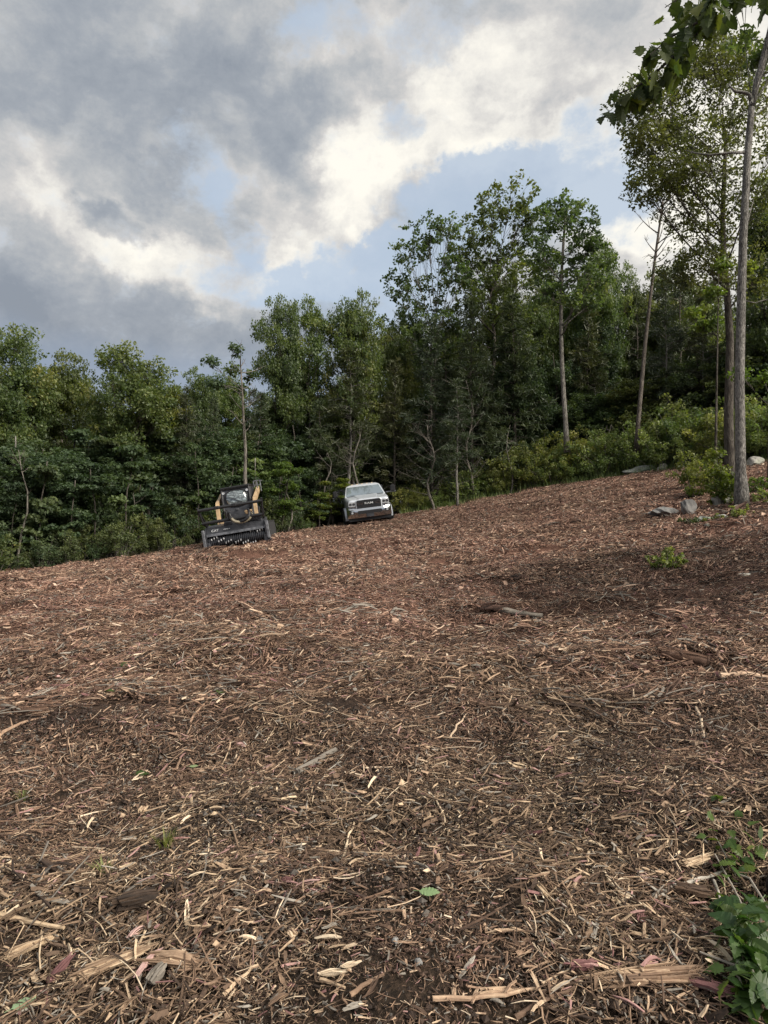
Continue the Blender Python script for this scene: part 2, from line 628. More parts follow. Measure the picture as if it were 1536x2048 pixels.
def leaf_mat(name, stops, transl=.35, rough=.55):
    m_, g, b = mat(name)
    t = g.new('ShaderNodeAttribute', attribute_name='tone').outputs['Fac']
    rn = g.new('ShaderNodeObjectInfo').outputs['Random']
    t = g.m('ADD', t, g.m('MULTIPLY', g.m('SUBTRACT', rn, .5), .22))
    col = g.ramp(t, stops)
    hue = g.m('FRACT', g.m('MULTIPLY', rn, 7.31))
    col = g.mix(1.0, col, g.ramp(hue, [(0, (1.22, 1.02, .72)), (.35, (1.05, 1.0, .92)), (.7, (.94, 1.0, 1.02)), (1, (1.0, 1.05, .86))]), 'MULTIPLY')
    g.put(b.inputs['Base Color'], col)
    b.inputs['Roughness'].default_value = rough
    b.inputs['Specular IOR Level'].default_value = .45
    tr = g.new('ShaderNodeBsdfTranslucent')
    g.put(tr.inputs['Color'], g.mix(1.0, col, (1.5, 1.6, .75), 'MULTIPLY'))
    mx = g.new('ShaderNodeMixShader')
    mx.inputs[0].default_value = transl
    g.nt.links.new(b.outputs[0], mx.inputs[1])
    g.nt.links.new(tr.outputs[0], mx.inputs[2])
    g.nt.links.new(mx.outputs[0], g.nt.nodes['Material Output'].inputs['Surface'])
    return m_


def bark_mat(name, dark, mid, light, sc=1.0, moss=0.0):
    m_, g, b = mat(name)
    o = g.new('ShaderNodeTexCoord').outputs['Object']
    s = g.v('MULTIPLY', o, (9 * sc, 9 * sc, 2.0 * sc))
    a = g.noise(s, 2.2, 7, .7, .6)
    c = g.noise(o, 1.3, 4, .6)
    col = g.ramp(g.m('ADD', g.m('MULTIPLY', a, .75), g.m('MULTIPLY', c, .25)), [(.40, dark), (.5, mid), (.60, light)])
    if moss:
        col = g.mix(g.map(g.noise(o, .8, 4, .6), .55, .7, 0, moss), col, (.06, .075, .04))
    g.put(b.inputs['Base Color'], col)
    b.inputs['Roughness'].default_value = .9
    b.inputs['Specular IOR Level'].default_value = .2
    bmp = g.new('ShaderNodeBump')
    bmp.inputs['Strength'].default_value = 1.0
    bmp.inputs['Distance'].default_value = .06
    g.put(bmp.inputs['Height'], a)
    g.put(b.inputs['Normal'], bmp.outputs[0])
    return m_


def rock_mat(name, dark, light, moss=0.0):
    m_, g, b = mat(name)
    o = g.new('ShaderNodeTexCoord').outputs['Object']
    a = g.noise(o, 5, 8, .7, .4)
    c = g.noise(o, 1.6, 4, .6)
    col = g.ramp(g.m('ADD', g.m('MULTIPLY', a, .6), g.m('MULTIPLY', c, .4)), [(.35, dark), (.65, light)])
    if moss:
        col = g.mix(g.map(c, .45, .62, 0, moss), col, (.09, .13, .06))
    g.put(b.inputs['Base Color'], col)
    b.inputs['Roughness'].default_value = .85
    bmp = g.new('ShaderNodeBump')
    bmp.inputs['Strength'].default_value = .8
    bmp.inputs['Distance'].default_value = .03
    g.put(bmp.inputs['Height'], a)
    g.put(b.inputs['Normal'], bmp.outputs[0])
    return m_


M_WOOD = wood_mat('shredded_wood')
M_SOIL = soil_mat()
M_LEAF = leaf_mat('oak_leaves', [(0, (.044, .066, .034)), (.35, (.072, .105, .044)), (.6, (.106, .142, .053)), (.85, (.155, .18, .058)), (1, (.22, .215, .075))], .43, .5)
M_OLIVE = leaf_mat('olive_leaves', [(0, (.032, .044, .02)), (.5, (.068, .083, .032)), (1, (.135, .145, .05))], .42, .55)
M_LEAFY = leaf_mat('yellow_green_leaves', [(0, (.045, .075, .018)), (.5, (.10, .145, .03)), (1, (.20, .22, .05))], .42)
M_LEAFD = leaf_mat('shade_darkened_leaves', [(0, (.030, .048, .027)), (.5, (.058, .088, .042)), (1, (.105, .135, .052))], .34, .62)  # darker leaf copy, shade of the lower wood put into its colour
M_SHRUB = leaf_mat('shrub_leaves', [(0, (.07, .10, .038)), (.5, (.145, .19, .068)), (1, (.25, .275, .11))], .42)
M_NEEDLE = leaf_mat('needles', [(0, (.031, .044, .028)), (.5, (.062, .08, .044)), (1, (.105, .12, .056))], .25, .55)
M_BARK = bark_mat('dark_bark', (.025, .021, .018), (.07, .06, .05), (.14, .125, .105))
M_BARKP = bark_mat('pale_bark', (.06, .055, .048), (.16, .148, .13), (.31, .29, .26))
M_BARKO = bark_mat('grey_oak_bark', (.045, .042, .038), (.165, .155, .142), (.40, .38, .345), 2.2, .3)
M_PINEB = bark_mat('pine_bark', (.045, .038, .032), (.115, .098, .084), (.22, .19, .165))
M_DEAD = bark_mat('dead_wood', (.06, .054, .047), (.145, .13, .11), (.27, .245, .21))
M_ROCKG = rock_mat('grey_rock', (.10, .10, .10), (.36, .35, .33))
M_ROCKD = rock_mat('dark_rock', (.05, .05, .05), (.22, .21, .20))
M_ROCKW = rock_mat('pale_rock', (.15, .14, .125), (.40, .38, .34), .35)
M_ROCKM = rock_mat('mossy_rock', (.12, .125, .11), (.34, .36, .32), .6)

# ------------------------------------------------------------------ the ground, one sheet
def build_ground():
    def axis(lo, hi, n, c, fine):
        u = np.linspace(-1, 1, n)
        k = math.asinh((hi - c) / fine), math.asinh((c - lo) / fine)
        return np.where(u >= 0, c + fine * np.sinh(np.maximum(u, 0) * k[0]), c - fine * np.sinh(np.maximum(-u, 0) * k[1]))
    xs = axis(-700, 700, 360, 0, 1.6)
    u = np.linspace(0, 1, 430)
    ys = np.where(u < .12, -700 + (u / .12) * 0, 0)
    yn = 1.0 + .9 * np.sinh(np.linspace(0, math.asinh(699 / .9), 400))
    yb = -(.25 + 1.5 * np.sinh(np.linspace(0, math.asinh(400 / 1.5), 36)))[::-1] + 1.0
    ys = np.concatenate([yb, yn])
    X, Y = np.meshgrid(xs, ys)
    Z = ground(X, Y)
    nx, ny = len(xs), len(ys)
    v = np.stack([X, Y, Z], -1).reshape(-1, 3)
    idx = np.arange(nx * ny).reshape(ny, nx)
    q = np.stack([idx[:-1, :-1], idx[:-1, 1:], idx[1:, 1:], idx[1:, :-1]], -1).reshape(-1, 4)
    me = mesh_np('ground', v, q, M_SOIL)
    at = me.attributes.new('inside', 'FLOAT', 'POINT')
    at.data.foreach_set('value', edge_y(X, Y).ravel().astype(np.float32))
    me.polygons.foreach_set('use_smooth', [True] * len(me.polygons))
    o = link('ground', me)
    o['kind'] = 'structure'
    return o


def mesh_np(name, v, q, mats, tone=None, midx=None):
    me = bpy.data.meshes.new(name)
    v = np.asarray(v, np.float32)
    q = np.asarray(q, np.int32)
    me.vertices.add(len(v))
    me.vertices.foreach_set('co', v.ravel())
    k = q.shape[1]
    me.loops.add(q.size)
    me.loops.foreach_set('vertex_index', q.ravel())
    me.polygons.add(len(q))
    me.polygons.foreach_set('loop_start', np.arange(0, q.size, k, dtype=np.int32))
    me.polygons.foreach_set('loop_total', np.full(len(q), k, np.int32))
    for m_ in (mats if isinstance(mats, (list, tuple)) else [mats]):
        me.materials.append(m_)
    if tone is not None:
        at = me.attributes.new('tone', 'FLOAT', 'FACE')
        at.data.foreach_set('value', np.asarray(tone, np.float32))
    if midx is not None:
        me.polygons.foreach_set('material_index', np.asarray(midx, np.int32))
    me.update(calc_edges=True)
    me.validate()
    return me


build_ground()


# ------------------------------------------------------------------ pieces of shredded wood
def splinter(mb, rg, L, W, T, tone, M=None, bend=.07, st=3, twist=.5):
    """a torn chip: tapered, bent, with ragged ends; lies along x"""
    M = M or Matrix.Identity(4)
    bz, by = rg.uniform(-bend, bend) * L, rg.uniform(-bend, bend) * L * .6
    rings = []
    tw = rg.uniform(-twist, twist)
    ends = [rg.choice((1.0, .9, .75, .45)), rg.choice((1.0, .9, .7, .35))]
    for i in range(st):
        t = i / (st - 1)
        x = (t - .5) * L
        e = 1 - (2 * t - 1) ** 2
        wd = W * (1.0 if 0 < i < st - 1 else ends[i > 0]) * rg.uniform(.72, 1.15)
        th = T * (1.0 if 0 < i < st - 1 else .75) * rg.uniform(.75, 1.1)
        a = tw * (t - .5)
        ca, sa = math.cos(a), math.sin(a)
        off = Vector((0, by * e, bz * e))
        ring = []
        for (u, v_) in ((-.5, -.5), (.5, -.5), (.5, .5), (-.5, .5)):
            y, z = u * wd, v_ * th
            jx = rg.uniform(-.5, .5) * min(.16 * L, 1.1 * W) if i in (0, st - 1) else 0
            ring.append(M @ (Vector((x + jx, y * ca - z * sa, y * sa + z * ca)) + off))
        rings.append(ring)
    vs = [p for r in rings for p in r]
    fs = []
    for i in range(st - 1):
        for k in range(4):
            fs.append((i * 4 + k, i * 4 + (k + 1) % 4, (i + 1) * 4 + (k + 1) % 4, (i + 1) * 4 + k))
    fs.append((3, 2, 1, 0))
    n = (st - 1) * 4
    fs.append((n, n + 1, n + 2, n + 3))
    mb.add(vs, fs, 0, tone)


def pick_tone(rg, dark=.3, pink=.05):
    u = rg.random()
    if u < dark:
        return rg.uniform(.02, .35)
    if u < dark + pink:
        return 1 + rg.uniform(.25, .8)
    if u < dark + pink + .07:
        return 2 + rg.uniform(.25, .75)
    return min(.97, max(.2, rg.gauss(.55, .17)))


def clump(seed, rad, n, Lr, Wr, dark, twigs=2, pink=.05, height=.04):
    rg = random.Random(seed)
    mb = MB()
    for i in range(n):
        r, a = rad * math.sqrt(rg.random()), rg.uniform(0, 2 * math.pi)
        L = rg.uniform(*Lr) * (1.0 if rg.random() < .8 else 1.6)
        W = rg.uniform(*Wr) * (1.0 if rg.random() < .85 else 1.7)
        T = max(W * rg.uniform(.25, .7), .0018)
        if rg.random() < .07:
            W, T, L = W * 2.6, T * .8, L * .8
        elif rg.random() < .28:
            W, T, L = W * .35, W * .3, L * 1.3
        e = Euler((rg.uniform(-.9, .9), rg.gauss(0, .26), rg.gauss(0, 1.0) + rg.choice((0, math.pi))), 'XYZ')
        M = Matrix.Translation((r * math.cos(a), r * math.sin(a), rg.uniform(0, 1) ** 1.5 * height + T * .3)) @ e.to_matrix().to_4x4()
        splinter(mb, rg, L, W, T, pick_tone(rg, dark, pink), M)
    for i in range(twigs):
        r, a = rad * .7 * math.sqrt(rg.random()), rg.uniform(0, 2 * math.pi)
        L = rg.uniform(Lr[1], Lr[1] * 2.6)
        yaw = rg.uniform(0, 6.28)
        c = Vector((r * math.cos(a), r * math.sin(a), height * rg.uniform(.4, 1.1)))
        d = Vector((math.cos(yaw), math.sin(yaw), rg.gauss(0, .12)))
        k = Vector((-d.y, d.x, rg.uniform(-.4, .5))) * L * rg.uniform(-.09, .09)
        rr = rg.uniform(.0016, .0042) * (Lr[1] / .09) ** .7
        mb.tube([c - d * L * .5, c - d * L * .15 + k, c + d * L * .2 + k * .8, c + d * L * .5], [rr, rr * .95, rr * .8, rr * .5], 4, 0, True, pick_tone(rg, .45, .02))
    return mb


def crumbs(seed, rad, n):
    """soil crumbs and small stones"""
    rg = random.Random(seed)
    mb = MB()
    for i in range(n):
        r, a = rad * math.sqrt(rg.random()), rg.uniform(0, 6.28)
        s = rg.uniform(.003, .011) * (1 if rg.random() < .93 else 1.9)
        c = Vector((r * math.cos(a), r * math.sin(a), s * .5))
        vs = [c + Vector(q) * s * rg.uniform(.7, 1.25) for q in ((1, 0, 0), (-1, 0, 0), (0, 1, 0), (0, -1, 0), (0, 0, .8), (0, 0, -.8))]
        mb.add(vs, [(0, 2, 4), (2, 1, 4), (1, 3, 4), (3, 0, 4), (2, 0, 5), (1, 2, 5), (3, 1, 5), (0, 3, 5)], 0, rg.choice((.02, .06, .1, 2.1, .15)))
    return mb


def scatter(name, label, protos, pos, rot, scl, idx):
    """one object that spreads clumps of shredded wood over the ground with geometry nodes"""
    me = bpy.data.meshes.new(name)
    me.vertices.add(len(pos))
    me.vertices.foreach_set('co', np.asarray(pos, np.float32).ravel())
    for nm, ty, dat in (('turn', 'FLOAT_VECTOR', rot), ('size', 'FLOAT', scl), ('pick', 'INT', idx)):
        at = me.attributes.new(nm, ty, 'POINT')
        at.data.foreach_set('vector' if ty == 'FLOAT_VECTOR' else 'value', np.asarray(dat, np.int32 if ty == 'INT' else np.float32).ravel())
    me.materials.append(M_WOOD)
    o = link(name, me)
    o['kind'] = 'stuff'
    o['label'] = label
    ng = bpy.data.node_groups.new(name, 'GeometryNodeTree')
    ng.interface.new_socket('Geometry', in_out='INPUT', socket_type='NodeSocketGeometry')
    ng.interface.new_socket('Geometry', in_out='OUTPUT', socket_type='NodeSocketGeometry')
    N, Lk = ng.nodes, ng.links
    gi, go = N.new('NodeGroupInput'), N.new('NodeGroupOutput')
    g2i = N.new('GeometryNodeGeometryToInstance')
    for po in protos:
        oi = N.new('GeometryNodeObjectInfo')
        oi.inputs['Object'].default_value = po
        Lk.new(oi.outputs['Geometry'], g2i.inputs[0])
    iop = N.new('GeometryNodeInstanceOnPoints')
    Lk.new(gi.outputs[0], iop.inputs['Points'])
    Lk.new(g2i.outputs[0], iop.inputs['Instance'])
    iop.inputs['Pick Instance'].default_value = True

    def attr(nm, ty):
        n = N.new('GeometryNodeInputNamedAttribute')
        n.data_type = ty
        n.inputs[0].default_value = nm
        return n.outputs[0]
    e2r = N.new('FunctionNodeEulerToRotation')
    Lk.new(attr('turn', 'FLOAT_VECTOR'), e2r.inputs[0])
    Lk.new(e2r.outputs[0], iop.inputs['Rotation'])
    Lk.new(attr('size', 'FLOAT'), iop.inputs['Scale'])
    Lk.new(attr('pick', 'INT'), iop.inputs['Instance Index'])
    Lk.new(iop.outputs[0], go.inputs[0])
    md = o.modifiers.new('scatter', 'NODES')
    md.node_group = ng
    return o


def proto_objs(name, mbs):
    return [bpy.data.objects.new(name, mb.mesh(name, M_WOOD, fix=False)) for mb in mbs]


def scatter_points(y0, y1, dens, margin, seed, dens_fn=None):
    rg = np.random.default_rng(seed)
    half = lambda y: .56 * y + margin
    area = (y1 - y0) * 2 * half(y1)
    n = int(area * dens)
    y = rg.uniform(y0, y1, n)
    x = rg.uniform(-1, 1, n) * half(y1)
    keep = (np.abs(x) < half(y)) & (edge_y(x, y) > .1)
    x, y = x[keep], y[keep]
    if dens_fn is not None:
        k = rg.random(len(x)) < dens_fn(x, y)
        x, y = x[k], y[k]
    z = ground(x, y)
    e = .25
    nxv = -(ground(x + e, y) - ground(x - e, y)) / (2 * e)
    nyv = -(ground(x, y + e) - ground(x, y - e)) / (2 * e)
    yaw = rg.uniform(0, 2 * np.pi, len(x))
    # tilt the clump to the ground: small-angle rotation about x and y after the yaw
    rot = np.stack([-np.arctan(nyv), np.arctan(nxv), yaw * 0], -1)
    out = []
    for (ax, ay, _), yw in zip(rot, yaw):
        m_ = Matrix.Rotation(ay, 3, 'Y') @ Matrix.Rotation(ax, 3, 'X') @ Matrix.Rotation(yw, 3, 'Z')
        out.append(tuple(m_.to_euler('XYZ')))
    return np.stack([x, y, z], -1), np.array(out), rg


def build_mulch():
    # fresh chips lie thickest bottom left; bare soil shows most in the near middle
    def near_d(x, y):
        soil = np.exp(-(((x - .25) / .75) ** 2 + ((y - 2.35) / .55) ** 2)) * .55
        nz = VN[5](x * 1.3 + 3, y * 1.3) * 1.1 + VN[4](x * 3.1, y * 3.1) * .7
        return np.clip(.68 - soil + nz + .22 * np.exp(-(((x + 1.1) / .8) ** 2 + ((y - 2.6) / .8) ** 2)), .10, 1)
    near = proto_objs('near_mulch', [clump(100 + k, .17, 48, (.022, .08), (.0025, .0085), .30, 4, .03, .035) for k in range(24)])
    pos, rot, rg = scatter_points(1.3, 6.8, 80, 1.2, 1, near_d)
    scatter('shredded_mulch', 'fine shredded brown wood mulch covering the near slope', near, pos, rot, rg.uniform(.7, 1.25, len(pos)), rg.integers(0, 24, len(pos)))
    cr = proto_objs('soil_crumbs', [crumbs(300 + k, .2, 90) for k in range(8)])
    pos, rot, rg = scatter_points(1.3, 5.5, 30, 1.0, 2)
    scatter('soil_crumbs', 'dark soil crumbs and grit between the near wood chips', cr, pos, rot, rg.uniform(.7, 1.3, len(pos)), rg.integers(0, 8, len(pos)))
    fi = proto_objs('fine_fibres', [clump(500 + k, .15, 90, (.006, .032), (.0012, .0042), .38, 2, .03, .018) for k in range(16)])
    pos, rot, rg = scatter_points(1.3, 5.2, 75, 1.0, 6)
    scatter('fine_fibres', 'fine wood fibres and crumbs filling the gaps of the near mulch', fi, pos, rot, rg.uniform(.7, 1.3, len(pos)), rg.integers(0, 16, len(pos)))
    mid = proto_objs('middle_mulch', [clump(200 + k, .32, 85, (.028, .11), (.0035, .012), .38, 4, .03, .055) for k in range(16)])
    pos, rot, rg = scatter_points(5.8, 15.5, 27, 2.0, 3, lambda x, y: np.clip(.85 + VN[5](x * .7, y * .7) * .7 - .45 * np.exp(-(((x - 4.8) / 3.2) ** 2 + ((y - 12) / 2.8) ** 2)), .3, 1))
    scatter('shredded_mulch', 'coarser brown mulch over the middle of the slope', mid, pos, rot, rg.uniform(.7, 1.3, len(pos)), rg.integers(0, 16, len(pos)))
    def brush(seed):
        q = random.Random(seed)
        mb = MB()
        for k in range(26):
            L = q.uniform(.12, .55)
            yaw = q.gauss(0, .45)
            c = Vector((q.gauss(0, .16), q.gauss(0, .10), q.uniform(.01, .06)))
            d = Vector((math.cos(yaw), math.sin(yaw), q.gauss(0, .10)))
            kk = Vector((-d.y, d.x, q.uniform(-.2, .4))) * L * q.uniform(-.12, .12)
            r = q.uniform(.002, .007)
            tn = q.choice((q.uniform(.05, .25), q.uniform(.08, .3), q.uniform(.3, .55), q.uniform(.5, .85), 2 + q.uniform(.2, .6)))
            if q.random() < .5:
                mb.tube([c - d * L * .5, c - d * L * .1 + kk, c + d * L * .25 + kk * .8, c + d * L * .5], [r, r * .95, r * .8, r * .5], 5, 0, True, tn)
            else:
                M = Matrix.Translation(c) @ Euler((q.uniform(-.6, .6), q.gauss(0, .1), yaw)).to_matrix().to_4x4()
                splinter(mb, q, L * .7, q.uniform(.008, .026), q.uniform(.004, .012), tn, M, .1, 4)
        return mb
    br = proto_objs('brush', [brush(600 + k) for k in range(14)])
    pos, rot, rg = scatter_points(2.6, 24, 1.7, 2.0, 8, lambda x, y: np.clip((.25 + VN[5](x * .6 + 7, y * .6) * 1.6) * np.clip(14 / y, .5, 1.6), .03, 1))
    scatter('torn_brush', 'loose bundles of torn twigs and bark strips on the mulch', br, pos, rot, rg.uniform(.55, 1.25, len(pos)) * np.clip(.5 + pos[:, 1] / 12, .6, 1.3), rg.integers(0, 14, len(pos)))
    fa = proto_objs('far_mulch', [clump(400 + k, .55, 120, (.045, .15), (.007, .020), .36, 3, .02, .045) for k in range(12)])
    pos, rot, rg = scatter_points(13.0, 40, 9.0, 3.0, 4, lambda x, y: np.clip(.8 + VN[5](x * .5, y * .5) * .7, .3, 1))
    scatter('shredded_mulch', 'reddish brown mulch over the upper slope by the vehicles', fa, pos, rot, rg.uniform(.65, 1.25, len(pos)), rg.integers(0, 12, len(pos)))


build_mulch()

# ------------------------------------------------------------------ trees
def leaves_np(rg, centers, per, spread, size, tones, flat=.8, droop=.0, stretch=1.7):
    """diamond leaves gathered in tufts round the given centres"""
    n = len(centers)
    c = np.repeat(np.asarray(centers, float), per, 0)
    N = len(c)
    off = rg.normal(0, 1, (N, 3))
    off /= np.maximum(np.linalg.norm(off, axis=1, keepdims=True), 1e-6)
    off *= (rg.random((N, 1)) ** .5) * spread
    off[:, 2] *= flat
    p = c + off
    nrm = rg.normal(0, 1, (N, 3)) * .75 + np.array([0, 0, .65]) + off / max(spread, 1e-6) * .5
    nrm /= np.linalg.norm(nrm, axis=1, keepdims=True)
    t = rg.normal(0, 1, (N, 3)) + off / max(spread, 1e-6) * .8
    t[:, 2] -= droop
    t -= nrm * (t * nrm).sum(1, keepdims=True)
    t /= np.maximum(np.linalg.norm(t, axis=1, keepdims=True), 1e-6)
    b = np.cross(nrm, t)
    s = (size * rg.uniform(.6, 1.35, (N, 1)))
    L, W = s * stretch * .5, s * .5
    v = np.stack([p - t * L, p + b * W + t * L * .15, p + t * L + nrm * s * -.12, p - b * W + t * L * .15], 1).reshape(-1, 3)
    q = np.arange(N * 4).reshape(N, 4)
    tn = np.repeat(np.asarray(tones, float), per) + rg.normal(0, .10, N)
    return v, q, np.clip(tn, 0, 1)


def bez(a, b, c, n):
    a, b, c = Vector(a), Vector(b), Vector(c)
    return [a * (1 - t) ** 2 + b * 2 * t * (1 - t) + c * t * t for t in [i / n for i in range(n + 1)]]


def along(path, t):
    t = max(0, min(.9999, t)) * (len(path) - 1)
    i = int(t)
    return path[i].lerp(path[i + 1], t - i)


def ellipsoid_clusters(rg, n, cz, rz, rx, ry, cr):
    out = []
    while len(out) < n:
        d = rg.normal(0, 1, 3)
        d /= np.linalg.norm(d)
        k = .30 + .62 * rg.random() ** .6
        p = d * k
        w = 1.0 - .25 * max(0, p[2])
        out.append((p[0] * rx * w, p[1] * ry * w, cz + p[2] * rz, cr * rg.uniform(.7, 1.25), cr * rg.uniform(.5, .85)))
    return out


def broadleaf(seed, H=12, taper=.82, flare=1.0, r0=.16, cz=.66, rz=.34, rx=2.8, ncl=40, cr=1.0, tufts=13, per=32, tuft_r=.38, leaf=.125, lean=(0, 0),
              clusters=None, bark=None, leafm=None, trunk_to=.86, path=None, base_tone=.5, limb_r=.5, extra=None, twig_share=.6, wob=.12):
    """returns (wood mesh, crown mesh) in local coordinates, base at the origin"""
    rg = np.random.default_rng(seed)
    mb = MB()
    if path is None:
        n = 9
        path = [Vector((lean[0] * (i / n) ** 1.2 + rg.normal(0, wob) * (i > 0), lean[1] * (i / n) + rg.normal(0, wob) * (i > 0), -.35 + (H * trunk_to + .35) * i / n)) for i in range(n + 1)]
    ht = path[-1].z
    rad = [r0 * (1.35 if i == 0 else flare if i == 1 else 1.0) * (1 - taper * (i / (len(path) - 1)) ** 1.1) for i in range(len(path))]
    mb.tube(path, rad, 10)
    cl = clusters if clusters is not None else ellipsoid_clusters(rg, ncl, cz * H, rz * H, rx, rx, cr)
    cen, ton = [], []
    for (x, y, z, cx, czz) in cl:
        target = Vector((x, y, z))
        base = along(path, min(1, z / max(ht, .1)))
        hd = (Vector((x, y)) - Vector((base.x, base.y))).length
        h0 = max(.28 * ht, min(ht * .97, z - hd * rg.uniform(.45, .9) - .2))
        t0 = (h0 - path[0].z) / (ht - path[0].z)
        s0 = along(path, t0)
        rr = max(.012, min(r0 * (1 - .8 * t0) * limb_r, .012 + .02 * (target - s0).length))
        mid = s0.lerp(target, .5) + Vector((rg.normal(0, .15), rg.normal(0, .15), -.10 * hd + rg.normal(0, .15)))
        lp = bez(s0, mid, target, 5)
        mb.tube(lp, [rr * (1 - .75 * i / 5) for i in range(6)], 5, cap=False)
        ct = base_tone + rg.normal(0, .13)
        for k in range(tufts):
            d = rg.normal(0, 1, 3)
            d /= np.linalg.norm(d)
            d *= (.45 + .55 * rg.random())
            tp = target + Vector((d[0] * cx, d[1] * cx, d[2] * czz))
            cen.append(tuple(tp))
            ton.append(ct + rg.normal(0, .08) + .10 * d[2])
            if rg.random() < twig_share:
                st = along(lp, rg.uniform(.55, 1))
                mp = st.lerp(tp, .55) + Vector((0, 0, -.06))
                mb.tube([st, mp, tp], [.011, .008, .004], 3, cap=False)
    if extra:
        extra(mb, rg, path, rad)
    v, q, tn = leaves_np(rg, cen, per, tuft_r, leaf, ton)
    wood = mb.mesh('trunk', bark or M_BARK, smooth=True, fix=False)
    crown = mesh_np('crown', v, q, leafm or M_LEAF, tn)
    return wood, crown


def conifer(seed, H=10, r0=.13, hb=.12, Lmax=2.2, nb=110, spr=10, per=9, droop=.25, bark=None, needle=(.26, .045), taper=.8, dead=10, leafm=None, tone=.45, lean=0):
    rg = np.random.default_rng(seed)
    mb = MB()
    n = 8
    path = [Vector((lean * (i / n) + rg.normal(0, .05) * (i > 0), rg.normal(0, .05) * (i > 0), -.35 + (H + .35) * i / n)) for i in range(n + 1)]
    mb.tube(path, [r0 * (1.25 if i == 0 else 1) * (1 - .93 * i / n) for i in range(n + 1)], 8)
    P, D, T = [], [], []
    for k in range(nb):
        u = rg.random() ** .85
        h = H * (hb + (1 - hb) * u)
        L = Lmax * (1 - u) ** taper * rg.uniform(.55, 1.15) + .18
        a = rg.uniform(0, 6.283)
        b = along(path, (h + .35) / (H + .35))
        d = Vector((math.cos(a), math.sin(a), rg.uniform(.0, .45) - droop * (1 - u)))
        tip = b + d * L
        midp = b.lerp(tip, .5) + Vector((0, 0, .12 * L))
        lp = bez(b, midp, tip, 3)
        mb.tube(lp, [.028 * L / 2 + .008, .02, .012, .005], 4, cap=False)
        bt = tone + rg.normal(0, .13)
        for s in range(max(3, int(spr * L / Lmax))):
            t = rg.uniform(.25, 1.02)
            p = along(lp, t) + Vector(rg.normal(0, .10 * L * .5, 3) * np.array([1, 1, .4]))
            P.append(tuple(p))
            D.append(tuple(d))
            T.append(bt + rg.normal(0, .06))
    for k in range(dead):
        h = H * rg.uniform(.06, max(.12, hb + .12))
        a = rg.uniform(0, 6.283)
        b = along(path, (h + .35) / (H + .35))
        L = rg.uniform(.5, 1.6)
        tip = b + Vector((math.cos(a), math.sin(a), rg.uniform(-.3, .5))) * L
        mb.tube(bez(b, b.lerp(tip, .5) + Vector((0, 0, -.12)), tip, 3), [.018, .013, .009, .004], 4, cap=False)
    P, D, T = np.array(P), np.array(D), np.array(T)
    N = len(P) * per
    p = np.repeat(P, per, 0) + rg.normal(0, .085, (N, 3)) * np.array([1.3, 1.3, .8])
    d = np.repeat(D, per, 0) + rg.normal(0, .75, (N, 3))
    d /= np.linalg.norm(d, axis=1, keepdims=True)
    nn = rg.normal(0, 1, (N, 3)) + np.array([0, 0, .6])
    b = np.cross(d, nn)
    b /= np.maximum(np.linalg.norm(b, axis=1, keepdims=True), 1e-6)
    L = needle[0] * rg.uniform(.6, 1.3, (N, 1))
    W = needle[1] * rg.uniform(.7, 1.3, (N, 1))
    v = np.stack([p - b * W * .5, p + b * W * .5, p + d * L + b * W * .35, p + d * L - b * W * .35], 1).reshape(-1, 3)
    tn = np.clip(np.repeat(T, per) + rg.normal(0, .1, N), 0, 1)
    return mb.mesh('trunk', bark or M_BARK, True, False), mesh_np('crown', v, np.arange(N * 4).reshape(N, 4), leafm or M_NEEDLE, tn)


def sapling(seed, H=4.0, layers=9, w=1.4, leafm=None, tone=.5, leaf=.085, per=44, stems=1, bark=None):
    """thin young tree or understory plant with flat layers of leaves"""
    rg = np.random.default_rng(seed)
    mb = MB()
    cen, ton = [], []
    for s in range(stems):
        a0 = rg.uniform(0, 6.28)
        ln = Vector((math.cos(a0), math.sin(a0), 0)) * (rg.uniform(.1, .5) if stems > 1 else .15) * H * .5
        path = [Vector((ln.x * t ** 1.3 + rg.normal(0, .04), ln.y * t ** 1.3 + rg.normal(0, .04), -.2 + (H * .93 + .2) * t)) for t in [i / 6 for i in range(7)]]
        mb.tube(path, [.02 + .014 * (H / 4) * (1 - i / 6) for i in range(7)], 6)
        for k in range(layers):
            t = rg.uniform(.28, 1.0)
            b = along(path, t)
            a = rg.uniform(0, 6.28)
            L = w * rg.uniform(.4, 1.0) * (1.15 - .7 * t)
            tip = b + Vector((math.cos(a) * L, math.sin(a) * L, rg.uniform(.0, .35)))
            lp = bez(b, b.lerp(tip, .5) + Vector((0, 0, .1)), tip, 3)
            mb.tube(lp, [.014, .010, .007, .003], 4, cap=False)
            lt = tone + rg.normal(0, .13)
            for j in range(6):
                q = along(lp, rg.uniform(.35, 1.05)) + Vector((rg.normal(0, .2 * L), rg.normal(0, .2 * L), rg.normal(0, .05)))
                cen.append(tuple(q))
                ton.append(lt + rg.normal(0, .07))
    v, q, tn = leaves_np(rg, cen, per, .26, leaf, ton, flat=.45, droop=.3)
    return mb.mesh('stem', bark or M_BARK, True, False), mesh_np('crown', v, q, leafm or M_LEAFD, tn)


